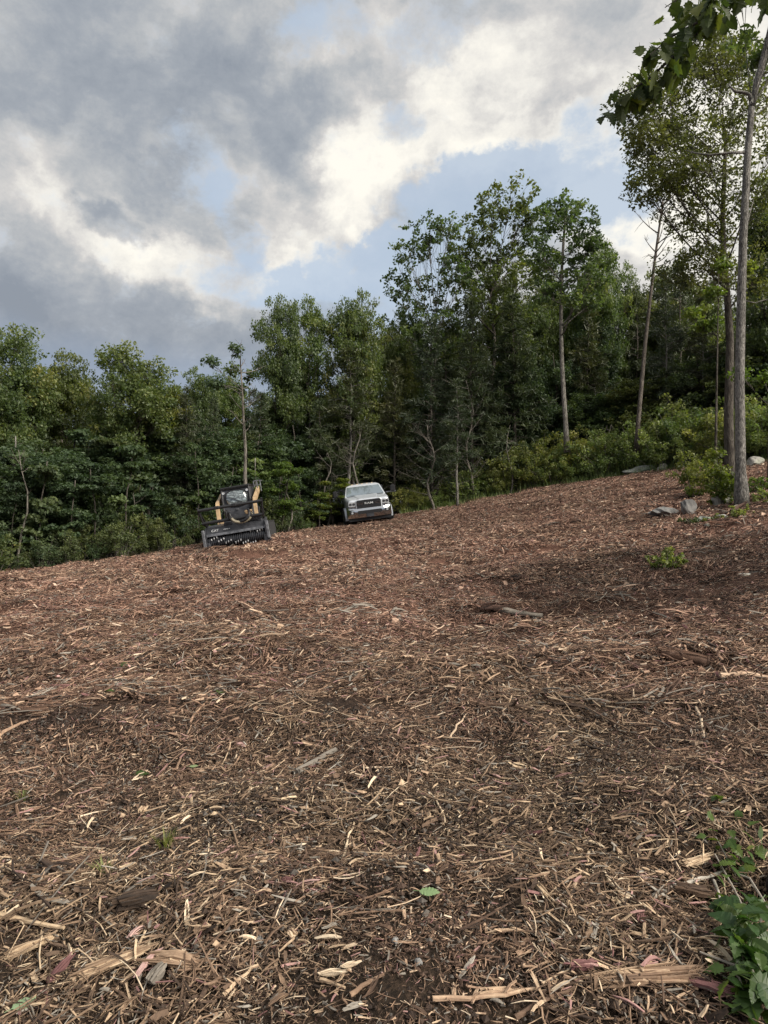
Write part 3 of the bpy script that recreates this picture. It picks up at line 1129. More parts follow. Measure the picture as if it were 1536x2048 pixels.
def shrub(seed, H=1.4, w=1.0, stems=22, tufts=60, per=36, leafm=None, leaf=.045, tone=.5, tr=.16):
    rg = np.random.default_rng(seed)
    mb = MB()
    cen, ton = [], []
    for k in range(stems):
        a = rg.uniform(0, 6.28)
        r = w * rg.random() ** .6
        top = Vector((math.cos(a) * r, math.sin(a) * r, H * (1.05 - .5 * (r / w) ** 2) * rg.uniform(.55, 1.25)))
        lp = bez((top.x * .25, top.y * .25, -.1), (top.x * .4, top.y * .4, top.z * .6), top, 4)
        mb.tube(lp, [.011, .009, .007, .005, .003], 4, cap=False)
        st = tone + rg.normal(0, .12)
        for j in range(max(1, tufts // stems)):
            t = .22 + .8 * rg.random() ** .75
            p = along(lp, min(t, 1)) + Vector(rg.normal(0, .11, 3) * (H / 1.4))
            cen.append(tuple(p))
            ton.append(st + .18 * (t - .7) + rg.normal(0, .06))
    v, q, tn = leaves_np(rg, cen, per, tr * (H / 1.4) ** .5, leaf, ton, flat=.9)
    return mb.mesh('stem', M_DEAD, True, False), mesh_np('foliage', v, q, leafm or M_SHRUB, tn)


def dead_branches(n, lo, hi, Lr, up=(.2, .9), r=.02, kids=3):
    def f(mb, rg, path, rad):
        H = path[-1].z
        for k in range(n):
            t = rg.uniform(lo, hi)
            b = along(path, t)
            a = rg.uniform(0, 6.283)
            L = rg.uniform(*Lr)
            d = Vector((math.cos(a), math.sin(a), rg.uniform(*up))).normalized()
            tip = b + d * L
            lp = bez(b, b.lerp(tip, .5) + Vector((0, 0, -.13 * L)), tip, 5)
            mb.tube(lp, [r * (1 - .8 * i / 5) for i in range(6)], 5, cap=False)
            for j in range(kids):
                s = along(lp, rg.uniform(.35, .9))
                e = s + (d + Vector(rg.normal(0, .6, 3))).normalized() * L * rg.uniform(.2, .45)
                mb.tube([s, s.lerp(e, .5) + Vector((0, 0, .03)), e], [r * .4, r * .28, r * .12], 3, cap=False)
    return f


MARKS = [(60, 'at the far left'), (265, 'under the big round oak'), (400, 'left of the mulching machine'), (490, 'behind the mulching machine'), (600, 'between machine and truck'), (735, 'behind the truck'),
         (830, 'just right of the truck'), (930, 'below the twin topped oak'), (1040, 'left of the bare poled pine'), (1133, 'beside the bare poled pine'), (1215, 'between the two leaning trunks'), (1285, 'beside the leaning dead pine'),
         (1380, 'left of the two big right trunks'), (1480, 'behind the near grey trunk'), (1570, 'at the right frame edge')]


def mark(px):
    return min(MARKS, key=lambda q: abs(q[0] - px))[1]


def tree(name, label, pair, loc, yaw=0, scale=(1, 1, 1), group=None, cat='tree', tilt=(0, 0), names=('trunk', 'crown')):
    t = thing(name, label, cat, loc, (tilt[0], tilt[1], yaw), group, scale)
    if pair[0] is not None:
        link(names[0], pair[0], t)
    if pair[1] is not None:
        link(names[1], pair[1], t)
    return t


def top_z(py, d):
    return CAM.z + d * math.tan(PITCH + math.atan((1024 - py) / F))


# shared stock: broadleaf shapes with height 12 and crown half-width about 3
STOCK = [
    broadleaf(1, ncl=52, rx=2.6, cr=1.23, tufts=22, per=31, leaf=.10),
    broadleaf(2, ncl=46, rx=2.5, rz=.38, cz=.60, cr=1.30, tufts=22, per=31, leaf=.10, base_tone=.55),
    broadleaf(3, ncl=40, rx=2.7, rz=.30, cz=.70, cr=1.43, tufts=24, per=31, leaf=.10),
    broadleaf(4, ncl=56, rx=2.4, rz=.42, cz=.57, cr=1.17, tufts=20, per=31, leaf=.10, base_tone=.45),
    broadleaf(5, ncl=46, rx=2.6, rz=.40, cz=.58, cr=1.30, tufts=22, per=31, leaf=.10, base_tone=.6),
    broadleaf(6, ncl=30, rx=2.5, rz=.30, cz=.70, cr=1.23, tufts=20, per=31, leaf=.10, base_tone=.5, bark=M_BARKP),
]
STOCKY = broadleaf(8, ncl=40, rx=2.6, rz=.38, cz=.6, cr=1.0, tufts=14, base_tone=.5, leafm=M_LEAFY)  # yellow green leaf colour stands for the big oak's sunlit right side
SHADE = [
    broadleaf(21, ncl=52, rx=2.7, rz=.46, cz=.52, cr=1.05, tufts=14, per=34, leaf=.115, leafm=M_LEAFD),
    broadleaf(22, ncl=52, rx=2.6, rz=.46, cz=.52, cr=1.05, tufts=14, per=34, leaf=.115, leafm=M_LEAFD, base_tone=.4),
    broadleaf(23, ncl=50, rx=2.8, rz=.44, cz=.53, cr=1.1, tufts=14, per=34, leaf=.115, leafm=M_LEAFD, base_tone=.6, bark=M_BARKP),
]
CON = [conifer(31), conifer(32, hb=.2, Lmax=2.0, nb=95, tone=.5, bark=M_PINEB), conifer(33, hb=.3, Lmax=1.9, nb=85, taper=.6, tone=.4, dead=22, bark=M_BARKP),
       conifer(34, hb=.08, Lmax=2.5, nb=130, droop=.4, tone=.42)]
UND = [sapling(41), sapling(42, layers=12, tone=.6), sapling(43, stems=3, layers=6, w=1.3), sapling(44, layers=13, w=1.7, tone=.4), sapling(45, layers=8, w=1.1, leafm=M_SHRUB, tone=.35, bark=M_BARKP)]
YOUNG = sapling(46, stems=3, layers=7, w=1.2, leafm=M_LEAFY, tone=.55)

BASE_W = 3.3


def stand(name, label, pair, px, d, top, hw, yaw=None, group=None, base_h=12.0, base_w=BASE_W, cat='tree', tilt=(0, 0)):
    p = place(px, d)
    H = top_z(top, d) - p.z
    sx = hw / F * d / base_w
    return tree(name, label, pair, p, rnd.uniform(0, 6.28) if yaw is None else yaw, (sx, sx, H / base_h), group, cat, tilt)


FRONT = [
    ('oak_tree', 'green oak at the far left edge of the tree line, cut by the frame', 0, 15, 31.5, 662, 105),
    ('oak_tree', 'low broad oak between the frame edge and the bright crowned oak', 3, 130, 34, 692, 85),
    ('oak_tree', 'big round oak with sunlit crown, tallest of the trees left of the mulching machine', 1, 265, 31.5, 654, 112),
    ('maple_tree', 'dark narrow tree right of the big round sunlit oak', 4, 396, 35, 714, 55),
    ('maple_tree', 'small leafy tree rising behind the cab of the mulching machine', 2, 448, 37, 735, 55),
    ('oak_tree', 'oak with lumpy crown right above the mulching machine, lower of the two mid oaks', 0, 555, 38, 602, 70),
    ('oak_tree', 'dense oak with pale trunk between the mulching machine and the truck', 5, 618, 39, 588, 72),
    ('oak_tree', 'tall oak with yellowish leaves directly above the white pickup truck', 4, 708, 39, 552, 78),
    ('maple_tree', 'shorter tree filling the gap right of the oak above the truck', 2, 790, 42, 635, 55),
    ('oak_tree', 'leafy oak filling the dark mass left of the bare poled pine', 4, 1078, 44, 565, 62),
    ('oak_tree', 'dense oak low between the sparse oak and the twin topped oak', 3, 905, 44, 600, 66),
    ('maple_tree', 'dense maple right behind the bare pole trunk', 1, 1150, 45, 540, 66),
    ('oak_tree', 'full crowned oak filling under the twin topped oak', 0, 1000, 45, 540, 75),
    ('oak_tree', 'full crowned oak just left of the pole trunk top', 2, 1095, 47, 525, 62),
    ('maple_tree', 'bushy maple under the left end of the sparse oak', 4, 815, 44, 590, 58),
    ('maple_tree', 'leafy maple right of the leaning dead pine', 0, 1320, 45, 545, 62),
    ('oak_tree', 'leafy oak with rounded top between pole trunk and leaning pine', 5, 1185, 46, 512, 55),
    ('maple_tree', 'leafy tree standing between the tall bare poled pine and the leaning dead pine', 0, 1215, 43, 498, 60),
    ('maple_tree', 'round topped tree just left of the leaning dead pine', 3, 1265, 46, 520, 55),
    ('oak_tree', 'dark oak behind the two big trunks on the right', 1, 1400, 42, 520, 75),
    ('oak_tree', 'dark green oak crossing the right frame edge behind the near grey trunk', 3, 1560, 34, 330, 95),
]
for (nm, lb, k, px, d, top, hw) in FRONT:
    stand(nm, lb, STOCK[k], px, d, top, hw)
stand('maple_tree', 'small tree coloured yellow green as the sunlit side of the big round oak', STOCKY, 338, 32.5, 742, 58)

for (lb, k, px, d, top, hw) in [
    ('dark cedar with brownish foliage left of the mulching machine', 3, 372, 32, 775, 55),
    ('dark thin cedar below the small leafy tree behind the machine', 1, 425, 33, 800, 45),
    ('dark cedar with dead lower limbs standing right behind the truck', 2, 700, 37.5, 700, 85),
    ('broad dark cedar right of the truck, below the sparse spreading oak', 3, 862, 39, 640, 80),
    ('dark cedar in the middle of the shaded mass, under the twin topped oak', 0, 945, 39, 600, 85),
    ('tall dark cedar left of the bare poled pine', 3, 1030, 40, 590, 90),
    ('dark cedar with pale lower trunk by the start of the shrub strip', 2, 915, 37, 760, 55),
    ('slim pine with greyish trunk right of the leaning dead pine', 2, 1338, 37, 545, 62),
    ('brown trunked pine behind the slim greyish pine', 1, 1366, 39, 530, 70),
    ('feathery cedar behind the shrubs between both leaning trunks', 0, 1180, 41, 600, 75),
    ('dark pine left of the two big right trunks', 2, 1412, 36, 600, 60),
    ('dark cedar at the left frame edge behind the first oak', 3, 62, 34, 800, 75),
    ('dark cedar low under the big round oak', 0, 205, 33, 830, 60),
    ('cedar between the two mid oaks and the machine', 1, 520, 36, 790, 60),
    ('narrow cedar left of the truck under the dense oak', 0, 640, 37, 800, 60),
    ('dark cedar right of the dead lower limbed cedar', 0, 790, 39, 720, 60),
    ('bushy cedar behind the near grey trunk at the right', 3, 1500, 36, 640, 70),
]:
    stand('cedar_tree' if 'cedar' in lb else 'pine_tree', lb, CON[k], px, d, top, hw, base_h=10.0, base_w=2.35)

# --- trees with a build of their own
def rel(px, py, d, base):
    q = pt(px, py, d)
    return (q.x - base.x, q.y - base.y, q.z - base.z)


def cl_px(lst, d, base, seed, rpx):
    """clusters given by their place in the photo and a spread in depth"""
    rg = np.random.default_rng(seed)
    out = []
    for (px, py, s) in lst:
        x, y, z = rel(px, py, d, base)
        out.append((x, y + rg.normal(0, 1.0), z, rpx * s / F * d, rpx * s * .75 / F * d))
    return out


# sparse spreading oak with visible limbs, right of the truck
b = place(868, 42)
cl = cl_px([(850, 470, 1), (815, 520, 1), (800, 545, .8), (880, 500, .9), (835, 575, 1), (870, 560, .9), (800, 590, .8), (905, 545, .9), (850, 620, 1), (790, 640, .9),
            (900, 600, 1), (880, 660, 1), (830, 690, 1), (920, 680, 1), (795, 700, .9), (865, 730, 1), (840, 490, .7), (895, 470, .6), (925, 560, .7)], 42, b, 5, 50)
tree('oak_tree', 'sparse oak with thin visible limbs, its airy top right of the truck',
     broadleaf(51, H=13, r0=.2, clusters=cl, tufts=18, per=18, tuft_r=.30, leaf=.125, trunk_to=.8, bark=M_BARKP, twig_share=.9, limb_r=.7), b)
b = place(985, 43)
cl = cl_px([(940, 445, 1), (975, 430, 1), (1010, 435, 1), (1045, 440, .9), (925, 490, .9), (960, 490, 1), (1000, 490, 1), (1040, 500, .9), (935, 540, 1), (975, 550, 1), (1015, 560, 1),
            (1050, 560, .9), (925, 600, .9), (965, 610, 1), (1010, 620, 1), (1050, 630, 1), (940, 660, 1), (990, 680, 1), (1040, 690, 1), (1070, 720, 1), (920, 720, 1), (985, 425, .8), (1055, 425, .6)], 43, b, 6, 52)
tree('oak_tree', 'tall twin topped oak, highest of the middle tree line',
     broadleaf(52, H=16, r0=.24, clusters=cl, tufts=24, per=19, tuft_r=.33, leaf=.13, trunk_to=.8, twig_share=.9, limb_r=.7), b)
b = place(1133, 37)
pth = [Vector(rel(px, py, 37, b)) for (px, py) in [(1134, 905), (1132, 860), (1128, 800), (1124, 730), (1122, 660), (1122, 590), (1124, 530), (1128, 470), (1132, 425)]]
cl = cl_px([(1100, 420, .9), (1130, 410, 1), (1155, 430, .9), (1090, 450, .9), (1120, 460, 1), (1160, 470, 1), (1175, 480, .7), (1100, 500, 1), (1140, 510, 1), (1085, 530, .8), (1165, 520, .7),
            (1110, 545, .9), (1145, 560, .8), (1185, 500, .5), (1105, 590, .7), (1072, 470, .8), (1068, 525, .9), (1080, 590, .8), (1162, 585, .8), (1190, 545, .7), (1125, 620, .7), (1180, 610, .6)], 37, b, 7, 42)
tree('pine_tree', 'tall tree on a long bare pole trunk rising out of the shrub strip',
     broadleaf(53, path=pth, r0=.135, taper=.6, clusters=cl, tufts=20, per=17, tuft_r=.28, leaf=.115, bark=M_BARKP, twig_share=.9), b)
b = place(1274, 35)
pth = [Vector(rel(px, py, 35, b)) for (px, py) in [(1273, 905), (1276, 850), (1283, 770), (1290, 690), (1299, 610), (1307, 540), (1315, 480), (1322, 430), (1326, 400)]]
cl = cl_px([(1345, 485, .6), (1318, 520, .5), (1350, 520, .6), (1330, 445, .4), (1365, 460, .5), (1300, 530, .4)], 35, b, 8, 24)
tree('dead_pine', 'leaning dead pine with reddish bare trunk and twiggy forked top',
     broadleaf(54, path=pth, r0=.115, taper=.7, clusters=cl, tufts=3, per=7, tuft_r=.25, leaf=.08, bark=M_PINEB, leafm=M_LEAFD, twig_share=1, extra=dead_branches(14, .62, .98, (.8, 2.2), (.4, 1.3), .035, 4)), b)
b = place(490, 27)
pth = [Vector(rel(px, py, 27, b)) for (px, py) in [(494, 1075), (492, 1010), (490, 950), (491, 900), (487, 840), (485, 790), (482, 745), (480, 712)]]
cl = cl_px([(478, 715, .9), (462, 735, .8), (440, 745, .9), (495, 745, .6), (470, 765, .8), (445, 775, .6), (425, 760, .6)], 27, b, 9, 20)
tree('dead_pine', 'thin half dead tree with pale crooked trunk right behind the mulching machine',
     broadleaf(55, path=pth, r0=.085, clusters=cl, tufts=8, per=16, tuft_r=.2, leaf=.09, bark=M_DEAD, leafm=M_LEAFD, twig_share=.9, extra=dead_branches(12, .45, .95, (.5, 1.3), (.3, 1.2), .022, 3)), b)
for (px, d, top, lb, sd) in [(713, 36.5, 850, 'bare grey dead tree with upswept limbs behind the truck roof', 61), (655, 36, 905, 'bare dead sapling with two thin limbs left of the truck', 62),
                             (940, 38, 760, 'bare pale dead trunk inside the dark cedars', 63), (862, 37, 850, 'bare dead tree with curved drooping limbs right of the truck', 64)]:
    b = place(px, d)
    H = top_z(top, d) - b.z
    n = 8
    pth = [Vector((.2 * math.sin(i * 1.3 + sd), .1 * math.cos(i * 1.7), -.3 + (H + .3) * i / n)) for i in range(n + 1)]
    wd, _ = broadleaf(sd, path=pth, r0=.075, clusters=[(0, 0, H, .1, .1)], tufts=1, per=1, bark=M_DEAD, extra=dead_branches(22 if sd != 62 else 6, .12, .95, (.6, 2.0), (.3, 1.4), .017, 4))
    tree('dead_tree', lb, (wd, None), b)
for (px, d, top, lb, sd) in [(262, 28.5, 985, 'thin pale bare stem at the wood edge left of the machine', 65), (140, 27.5, 1030, 'thin brown bare stem under the big round oak', 66), (45, 26, 900, 'broken pale leaning snag near the left frame edge', 67),
                             (578, 31.5, 960, 'thin grey bare stem between machine and truck', 68), (1020, 37.5, 850, 'thin pale stem at the back of the shrub strip', 69), (1218, 36, 850, 'short grey snag in the shrubs left of the leaning dead pine', 70)]:
    b = place(px, d)
    H = top_z(top, d) - b.z
    pth = [Vector((.16 * math.sin(i * 1.1 + sd), .1 * math.cos(i * 1.7), -.2 + (H + .2) * i / 6)) for i in range(7)]
    wd, _ = broadleaf(sd, path=pth, r0=.05, clusters=[(0, 0, H, .1, .1)], tufts=1, per=1, bark=M_DEAD, extra=dead_branches(5, .3, .95, (.3, .9), (.3, 1.4), .015, 2))
    tree('dead_sapling', lb, (wd, None), b)

# big oak behind the near trunk
D16 = 25.0
b = place(1458, D16)
pth = [Vector(rel(px, py, D16, b)) for (px, py) in [(1460, 990), (1459, 920), (1457, 840), (1459, 760), (1460, 680), (1455, 600), (1448, 520), (1445, 440), (1448, 360), (1452, 270)]]
c16 = [(1270, 250, 1), (1245, 235, .7), (1300, 200, 1), (1340, 150, 1), (1385, 110, 1), (1430, 90, 1), (1470, 90, .9), (1320, 250, 1), (1365, 210, 1), (1410, 170, 1), (1455, 160, 1),
       (1290, 300, .9), (1340, 300, 1), (1390, 270, 1), (1440, 240, 1), (1270, 310, .6), (1310, 350, .9), (1360, 350, 1), (1410, 340, 1), (1460, 330, 1), (1272, 402, .75), (1305, 385, .8), (1340, 375, .7),
       (1380, 410, .8), (1410, 430, 1), (1450, 420, 1), (1395, 490, 1), (1430, 510, 1), (1380, 530, .8), (1470, 500, 1), (1500, 420, 1), (1510, 330, 1), (1500, 250, 1),
       (1415, 560, .8), (1500, 560, 1), (1480, 60, .8), (1420, 50, .8), (1520, 180, 1), (1530, 110, .9)]
tree('oak_tree', 'very large oak whose airy crown fills the upper right, behind the near grey trunk',
     broadleaf(56, path=pth, r0=.18, taper=.7, clusters=cl_px(c16, D16, b, 10, 70), tufts=38, per=20, tuft_r=.27, leaf=.072, leafm=M_OLIVE, bark=M_BARK, twig_share=.5, limb_r=.42, base_tone=.55), b)
# near grey trunk
D17 = 19.0
b = place(1484, D17)
pth = [Vector(rel(px, py, D17, b)) for (px, py) in [(1484, 1022), (1483, 990), (1481, 940), (1480, 850), (1479, 760), (1481, 670), (1483, 580), (1486, 480), (1491, 390), (1495, 310), (1501, 240), (1505, 195)]]


def fork17(mb, rg, path, rad):
    P = lambda px, py, dd=0: Vector(rel(px, py, D17 + dd, b))
    mb.tube([P(1503, 215), P(1513, 170), P(1525, 125), P(1538, 70), P(1552, 10), P(1560, -60), P(1575, -150)], [.085, .088, .085, .078, .07, .055, .03], 8)
    mb.tube([P(1504, 210), P(1500, 190), P(1490, 185), P(1470, 183), P(1462, 175), P(1455, 168)], [.07, .06, .05, .04, .03, .012], 6)
    mb.tube([P(1488, 305), P(1465, 305), P(1420, 310), P(1390, 306, .5), P(1370, 300, .7)], [.04, .035, .028, .02, .008], 6)
    mb.tube([P(1486, 480), P(1496, 440), P(1507, 400)], [.03, .02, .008], 5)
    mb.tube([P(1483, 600), P(1510, 606), P(1536, 598), P(1560, 580)], [.02, .016, .012, .006], 5)


c17 = [(1536, 60, 1), (1560, 20, 1.2), (1600, 60, 1.3), (1590, -30, 1.3), (1620, 130, 1.3), (1560, -90, 1.3), (1540, 85, .6), (1640, 0, 1.3), (1510, -60, .9), (1600, -140, 1.3), (1650, 90, 1.3)]
rad17 = None
tree('oak_tree', 'near grey trunk standing alone on the mulch at the right, forked at the top',
     broadleaf(57, path=pth, r0=.142, taper=.46, flare=1.4, clusters=cl_px(c17, D17, b, 11, 50), tufts=10, per=26, tuft_r=.24, leaf=.085, bark=M_BARKO, twig_share=.8, extra=fork17, wob=0), b)
# hanging light green foliage between the two trunks
b = place(1436, 23)
cl = cl_px([(1430, 580, 1), (1412, 610, .9), (1440, 630, 1), (1418, 640, .8), (1450, 590, .9), (1460, 560, .8), (1428, 545, .7)], 23, b, 12, 22)
pth = [Vector((0.25 * (i / 8), .2, -.3 + 7.6 * i / 8)) for i in range(9)]
tree('maple_sapling', 'slender young maple with hanging yellow green leaves left of the near grey trunk',
     broadleaf(58, path=pth, r0=.05, clusters=cl, tufts=9, per=22, tuft_r=.2, leaf=.085, leafm=M_LEAFY, bark=M_BARK), b)
b = place(1545, 20.5)
cl = cl_px([(1545, 720, 1), (1530, 710, .7), (1560, 740, 1)], 20.5, b, 13, 22)
pth = [Vector((0.1 * (i / 8), .2, -.3 + 4.2 * i / 8)) for i in range(9)]
tree('maple_sapling', 'young maple with yellow green leaves cut by the right frame edge',
     broadleaf(59, path=pth, r0=.04, clusters=cl, tufts=9, per=22, tuft_r=.2, leaf=.085, leafm=M_LEAFY, bark=M_BARK), b)

# --- rows farther back
SIL_X = [-200, 0, 150, 400, 470, 520, 650, 800, 900, 1000, 1100, 1200, 1300, 1420, 1560, 1800]
SIL_Y = [720, 735, 745, 800, 790, 740, 720, 700, 640, 610, 600, 590, 575, 560, 520, 480]
ROWN = ('just inside the edge', 'in the middle rows', 'in the last row')
rr = random.Random(5)
for row, (d0, off, step) in enumerate(((43, 0, 74), (50, 35, 78), (58, 10, 86))):
    px = -170 + off
    while px < 1740:
        top = float(np.interp(px, SIL_X, SIL_Y)) + rr.uniform(-10, 60) + (25 if row == 0 else 0)
        d = d0 + rr.uniform(-2.5, 2.5)
        if rr.random() < .72:
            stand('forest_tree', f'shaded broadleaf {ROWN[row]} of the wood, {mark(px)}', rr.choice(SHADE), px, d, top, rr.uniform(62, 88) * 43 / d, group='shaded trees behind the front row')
        else:
            stand('forest_tree', f'shaded cedar {ROWN[row]} of the wood, {mark(px)}', rr.choice(CON), px, d, top, rr.uniform(52, 70) * 43 / d, group='shaded trees behind the front row', base_h=10, base_w=2.35)
        px += step * rr.uniform(.8, 1.2)
px = -120
while px < 1700:
    d = float(np.interp(px, EDGE_PX, EDGE_D)) + rr.uniform(3.5, 6)
    p = place(px, d)
    H = rr.uniform(5.0, 7.0)
    k = rr.uniform(.62, .8)
    tree('forest_tree', f'half grown shaded tree at the wood edge, {mark(px)}', rr.choice(SHADE), p, rr.uniform(0, 6.28), (k, k, H / 12), 'half grown shaded trees at the wood edge')
    px += 58 * rr.uniform(.8, 1.2) * 35 / d
UNAME = ('single stemmed sapling', 'bushy layered sapling', 'many stemmed sapling', 'wide dark sapling', 'pale stemmed light green sapling')
UROW = ('at the wood edge', 'a step inside the wood', 'deep inside the wood')
# understory that closes the wood near the ground
for row, (d0, step, hh) in enumerate(((1.6, 52, (2.2, 4.6)), (5.0, 48, (3.0, 6.0)), (9.0, 56, (4.0, 7.5)))):
    px = -60 + row * 17
    while px < 1620:
        ed = float(np.interp(px, EDGE_PX, EDGE_D))
        d = ed + d0 + rr.uniform(-.6, 1.2)
        H = rr.uniform(*hh)
        if 820 < px < 1480 and row == 0:
            d += 2.5
        if abs(px - 740) < 60 and row == 0:
            px += 30
            continue
        p = place(px, d)
        k = rr.uniform(.85, 1.25)
        u = rr.randrange(len(UND))
        tree('understory_sapling', f'{UNAME[u]} {UROW[row]}, {mark(px)}', UND[u], p, rr.uniform(0, 6.28), (k * H / 4.2, k * H / 4.2, H / 4.0), 'understory saplings at the foot of the wood', names=('stem', 'crown'))
        px += step * rr.uniform(.75, 1.25)
for (px, d, H, lb) in [(665, 35.5, 2.5, 'bright yellow green sapling close left of the truck'), (560, 31.5, 3.2, 'bright green sapling right of the mulching machine'), (640, 33.5, 1.8, 'low yellow green bush left of the truck wheels')]:
    tree('maple_sapling', lb, YOUNG, place(px, d), rr.uniform(0, 6), (H / 4 * 1.15, H / 4 * 1.15, H / 4), names=('stem', 'crown'))

# --- shrub strip along the right edge
SHR = [shrub(71, tone=.6, tufts=90), shrub(72, tone=.75, tufts=90), shrub(73, tone=.58, w=1.2, tufts=90), shrub(74, H=1.6, tone=.78, leaf=.05, tufts=90), shrub(75, H=1.2, w=1.2, tone=.5, leafm=M_LEAF, tufts=90)]
SNAME = ('mid green shrub', 'bright green shrub', 'wide spreading shrub', 'tall light green shrub', 'low dark green shrub')
SROW = ('front', 'middle', 'back')
for row in range(3):
    px = 805 + row * 9
    while px < 1640:
        u = rr.randrange(len(SHR))
        ed = float(np.interp(px, EDGE_PX, EDGE_D))
        d = ed + .25 + row * 1.2 + rr.uniform(-.3, .4)
        k = 1.38 * rr.uniform(.6, 1.15) * (.62 if px < 900 else .85 if px < 980 else 1.0) * (1 + .13 * row) * (1.2 if px > 1300 else 1)
        tree('thicket_shrub', f'{SNAME[u]}, thicket {SROW[row]}, {mark(px)}', SHR[u], place(px, d), rr.uniform(0, 6.28), (k * 1.05, k * 1.05, k * rr.uniform(.85, 1.15)), 'shrubs of the low thicket', cat='shrub', names=('stem', 'foliage'))
        px += 29 * rr.uniform(.7, 1.25)
DSH = [shrub(91, H=1.8, w=1.2, leafm=M_LEAFD, leaf=.068, per=34, tufts=80, tr=.2), shrub(92, H=1.8, w=1.2, leafm=M_LEAFD, leaf=.068, per=34, tone=.62, tufts=80, tr=.2), shrub(93, H=1.6, w=1.3, leafm=M_LEAF, leaf=.065, per=34, tone=.35, tufts=80, tr=.2)]
for row in range(3):
    px = -70 + row * 13
    while px < 830:
        if not (660 < px < 815 and row == 0):
            d = float(np.interp(px, EDGE_PX, EDGE_D)) + .4 + row * 1.5 + rr.uniform(-.3, .5)
            k = rr.uniform(.25, .85) * (1 + .4 * row)
            u = rr.randrange(3)
            tree('shade_shrub', f'{("dark", "mid green", "glossy green")[u]} bush in the {SROW[row]} at the wood foot, {mark(px)}', DSH[u], place(px, d), rr.uniform(0, 6.28), (k, k, k * rr.uniform(.8, 1.2)), 'dark bushes at the foot of the shaded wood', cat='shrub', names=('stem', 'foliage'))
        px += 50 * rr.uniform(.7, 1.25)
def edge_grass():
    q = np.random.default_rng(19)
    n = 9000
    px = q.uniform(800, 1640, n)
    d = np.interp(px, EDGE_PX, EDGE_D) - .35 + q.normal(0, .45, n) + q.random(n) * 1.2
    x = (px - 768) / F * d
    z = ground(x, d)
    h = q.uniform(.10, .42, n) * np.where(q.random(n) < .15, 1.8, 1)
    a = q.uniform(0, 6.283, n)
    base = np.stack([x, d, z], -1)
    side = np.stack([np.cos(a), np.sin(a), a * 0], -1) * (.008 + .02 * h[:, None])
    lean = np.stack([np.cos(a + 1.6) * h * q.uniform(0, .6, n), np.sin(a + 1.6) * h * q.uniform(0, .6, n), h], -1)
    v = np.stack([base - side, base + side, base + lean * .6 + side * .7, base + lean], 1).reshape(-1, 3)
    o = link('grass', mesh_np('grass', v, np.arange(n * 4).reshape(n, 4), M_SHRUB, np.clip(q.normal(.55, .25, n), 0, 1)))
    o['kind'] = 'stuff'
    o['label'] = 'ragged grass along the right edge of the mulch'


edge_grass()
for (px, d, k, sd, lb) in [(1447, 19.6, 0.95, 0, 'leafy yellow green shrub leaning on the near grey trunk'), (1420, 22.5, .85, 3, 'tall bright shrub left of the big trunks'), (1385, 25, .8, 1, 'rounded bright shrub behind the dark stone')]:
    tree('edge_shrub', lb, shrub(80 + sd, H=1.5, w=.55 if sd == 0 else .9, stems=14, tufts=70, per=22, leafm=M_LEAFY if sd == 0 else M_SHRUB, leaf=.07, tone=.45), place(px, d), 0, (k, k, k), cat='shrub', names=('stem', 'foliage'))
# ------------------------------------------------------------------ vehicles
P_WHITE = simple('silver_white_paint', (.58, .61, .66), .28, .15, 0, coat=.6)
P_BLACK = simple('black_plastic', (.015, .015, .017), .5)
P_DARK = simple('dark_grey_steel', (.045, .047, .055), .5, .2, .3, 6)
P_GREY = simple('worn_grey_steel', (.16, .165, .18), .45, .4, .35, 9)
P_CHROME = simple('chrome', (.72, .72, .74), .16, 1.0)
P_YELL = simple('faded_yellow_paint', (.44, .31, .18), .45, 0, .2, 5)
P_RUB = simple('rubber', (.02, .02, .021), .8, 0, .3, 10)
P_RIM = simple('polished_rim', (.6, .6, .62), .25, .9)
P_LENS = simple('headlight_lens', (.55, .57, .6), .12, .2, coat=1)
P_HOSE = simple('olive_hose', (.24, .21, .15), .55, 0, .3, 12)
P_TOOTH = simple('worn_teeth', (.36, .36, .37), .4, .5)
P_LETTER = simple('white_lettering', (.60, .61, .62), .4)
P_CAM = simple('amber_lens', (.7, .5, .3), .3)


def glass_mat(name, col, rough=.04):
    m_, g, b = mat(name)
    b.inputs['Base Color'].default_value = col + (1,)
    b.inputs['Roughness'].default_value = rough
    b.inputs['Specular IOR Level'].default_value = .9
    b.inputs['Coat Weight'].default_value = 1.0
    b.inputs['Coat Roughness'].default_value = .03
    return m_


P_GLASS = glass_mat('sky_tinted_glass', (.30, .36, .40))
P_GLASS.node_tree.nodes['Principled BSDF'].inputs['Metallic'].default_value = .6  # pale blue colour and metallic share stand in for reflected sky
P_DOOR = glass_mat('reflection_streaked_polycarbonate', (.10, .12, .13), .12)
_g = G(P_DOOR.node_tree)
_n = _g.noise(_g.v('MULTIPLY', _g.new('ShaderNodeTexCoord').outputs['Object'], (3, 3, 9)), 2.2, 4, .7, .8)
_g.put(P_DOOR.node_tree.nodes['Principled BSDF'].inputs['Base Color'], _g.ramp(_n, [(.42, (.05, .06, .065)), (.56, (.16, .19, .20)), (.64, (.48, .54, .56))]))  # bright streaks in the base colour are painted reflections


def letters(name, body, size, m_, parent, loc, rot, ext=.008, sx=1.0):
    cu = bpy.data.curves.new(name, 'FONT')
    cu.body = body
    cu.size = size
    cu.extrude = ext
    cu.align_x = 'CENTER'
    cu.align_y = 'CENTER'
    cu.offset = .0012 * size / .1
    tmp = bpy.data.objects.new(name, cu)
    me = bpy.data.meshes.new_from_object(tmp)
    me.materials.clear()
    me.materials.append(m_)
    bpy.data.objects.remove(tmp)
    return link(name, me, parent, loc, rot, (sx, 1, 1))


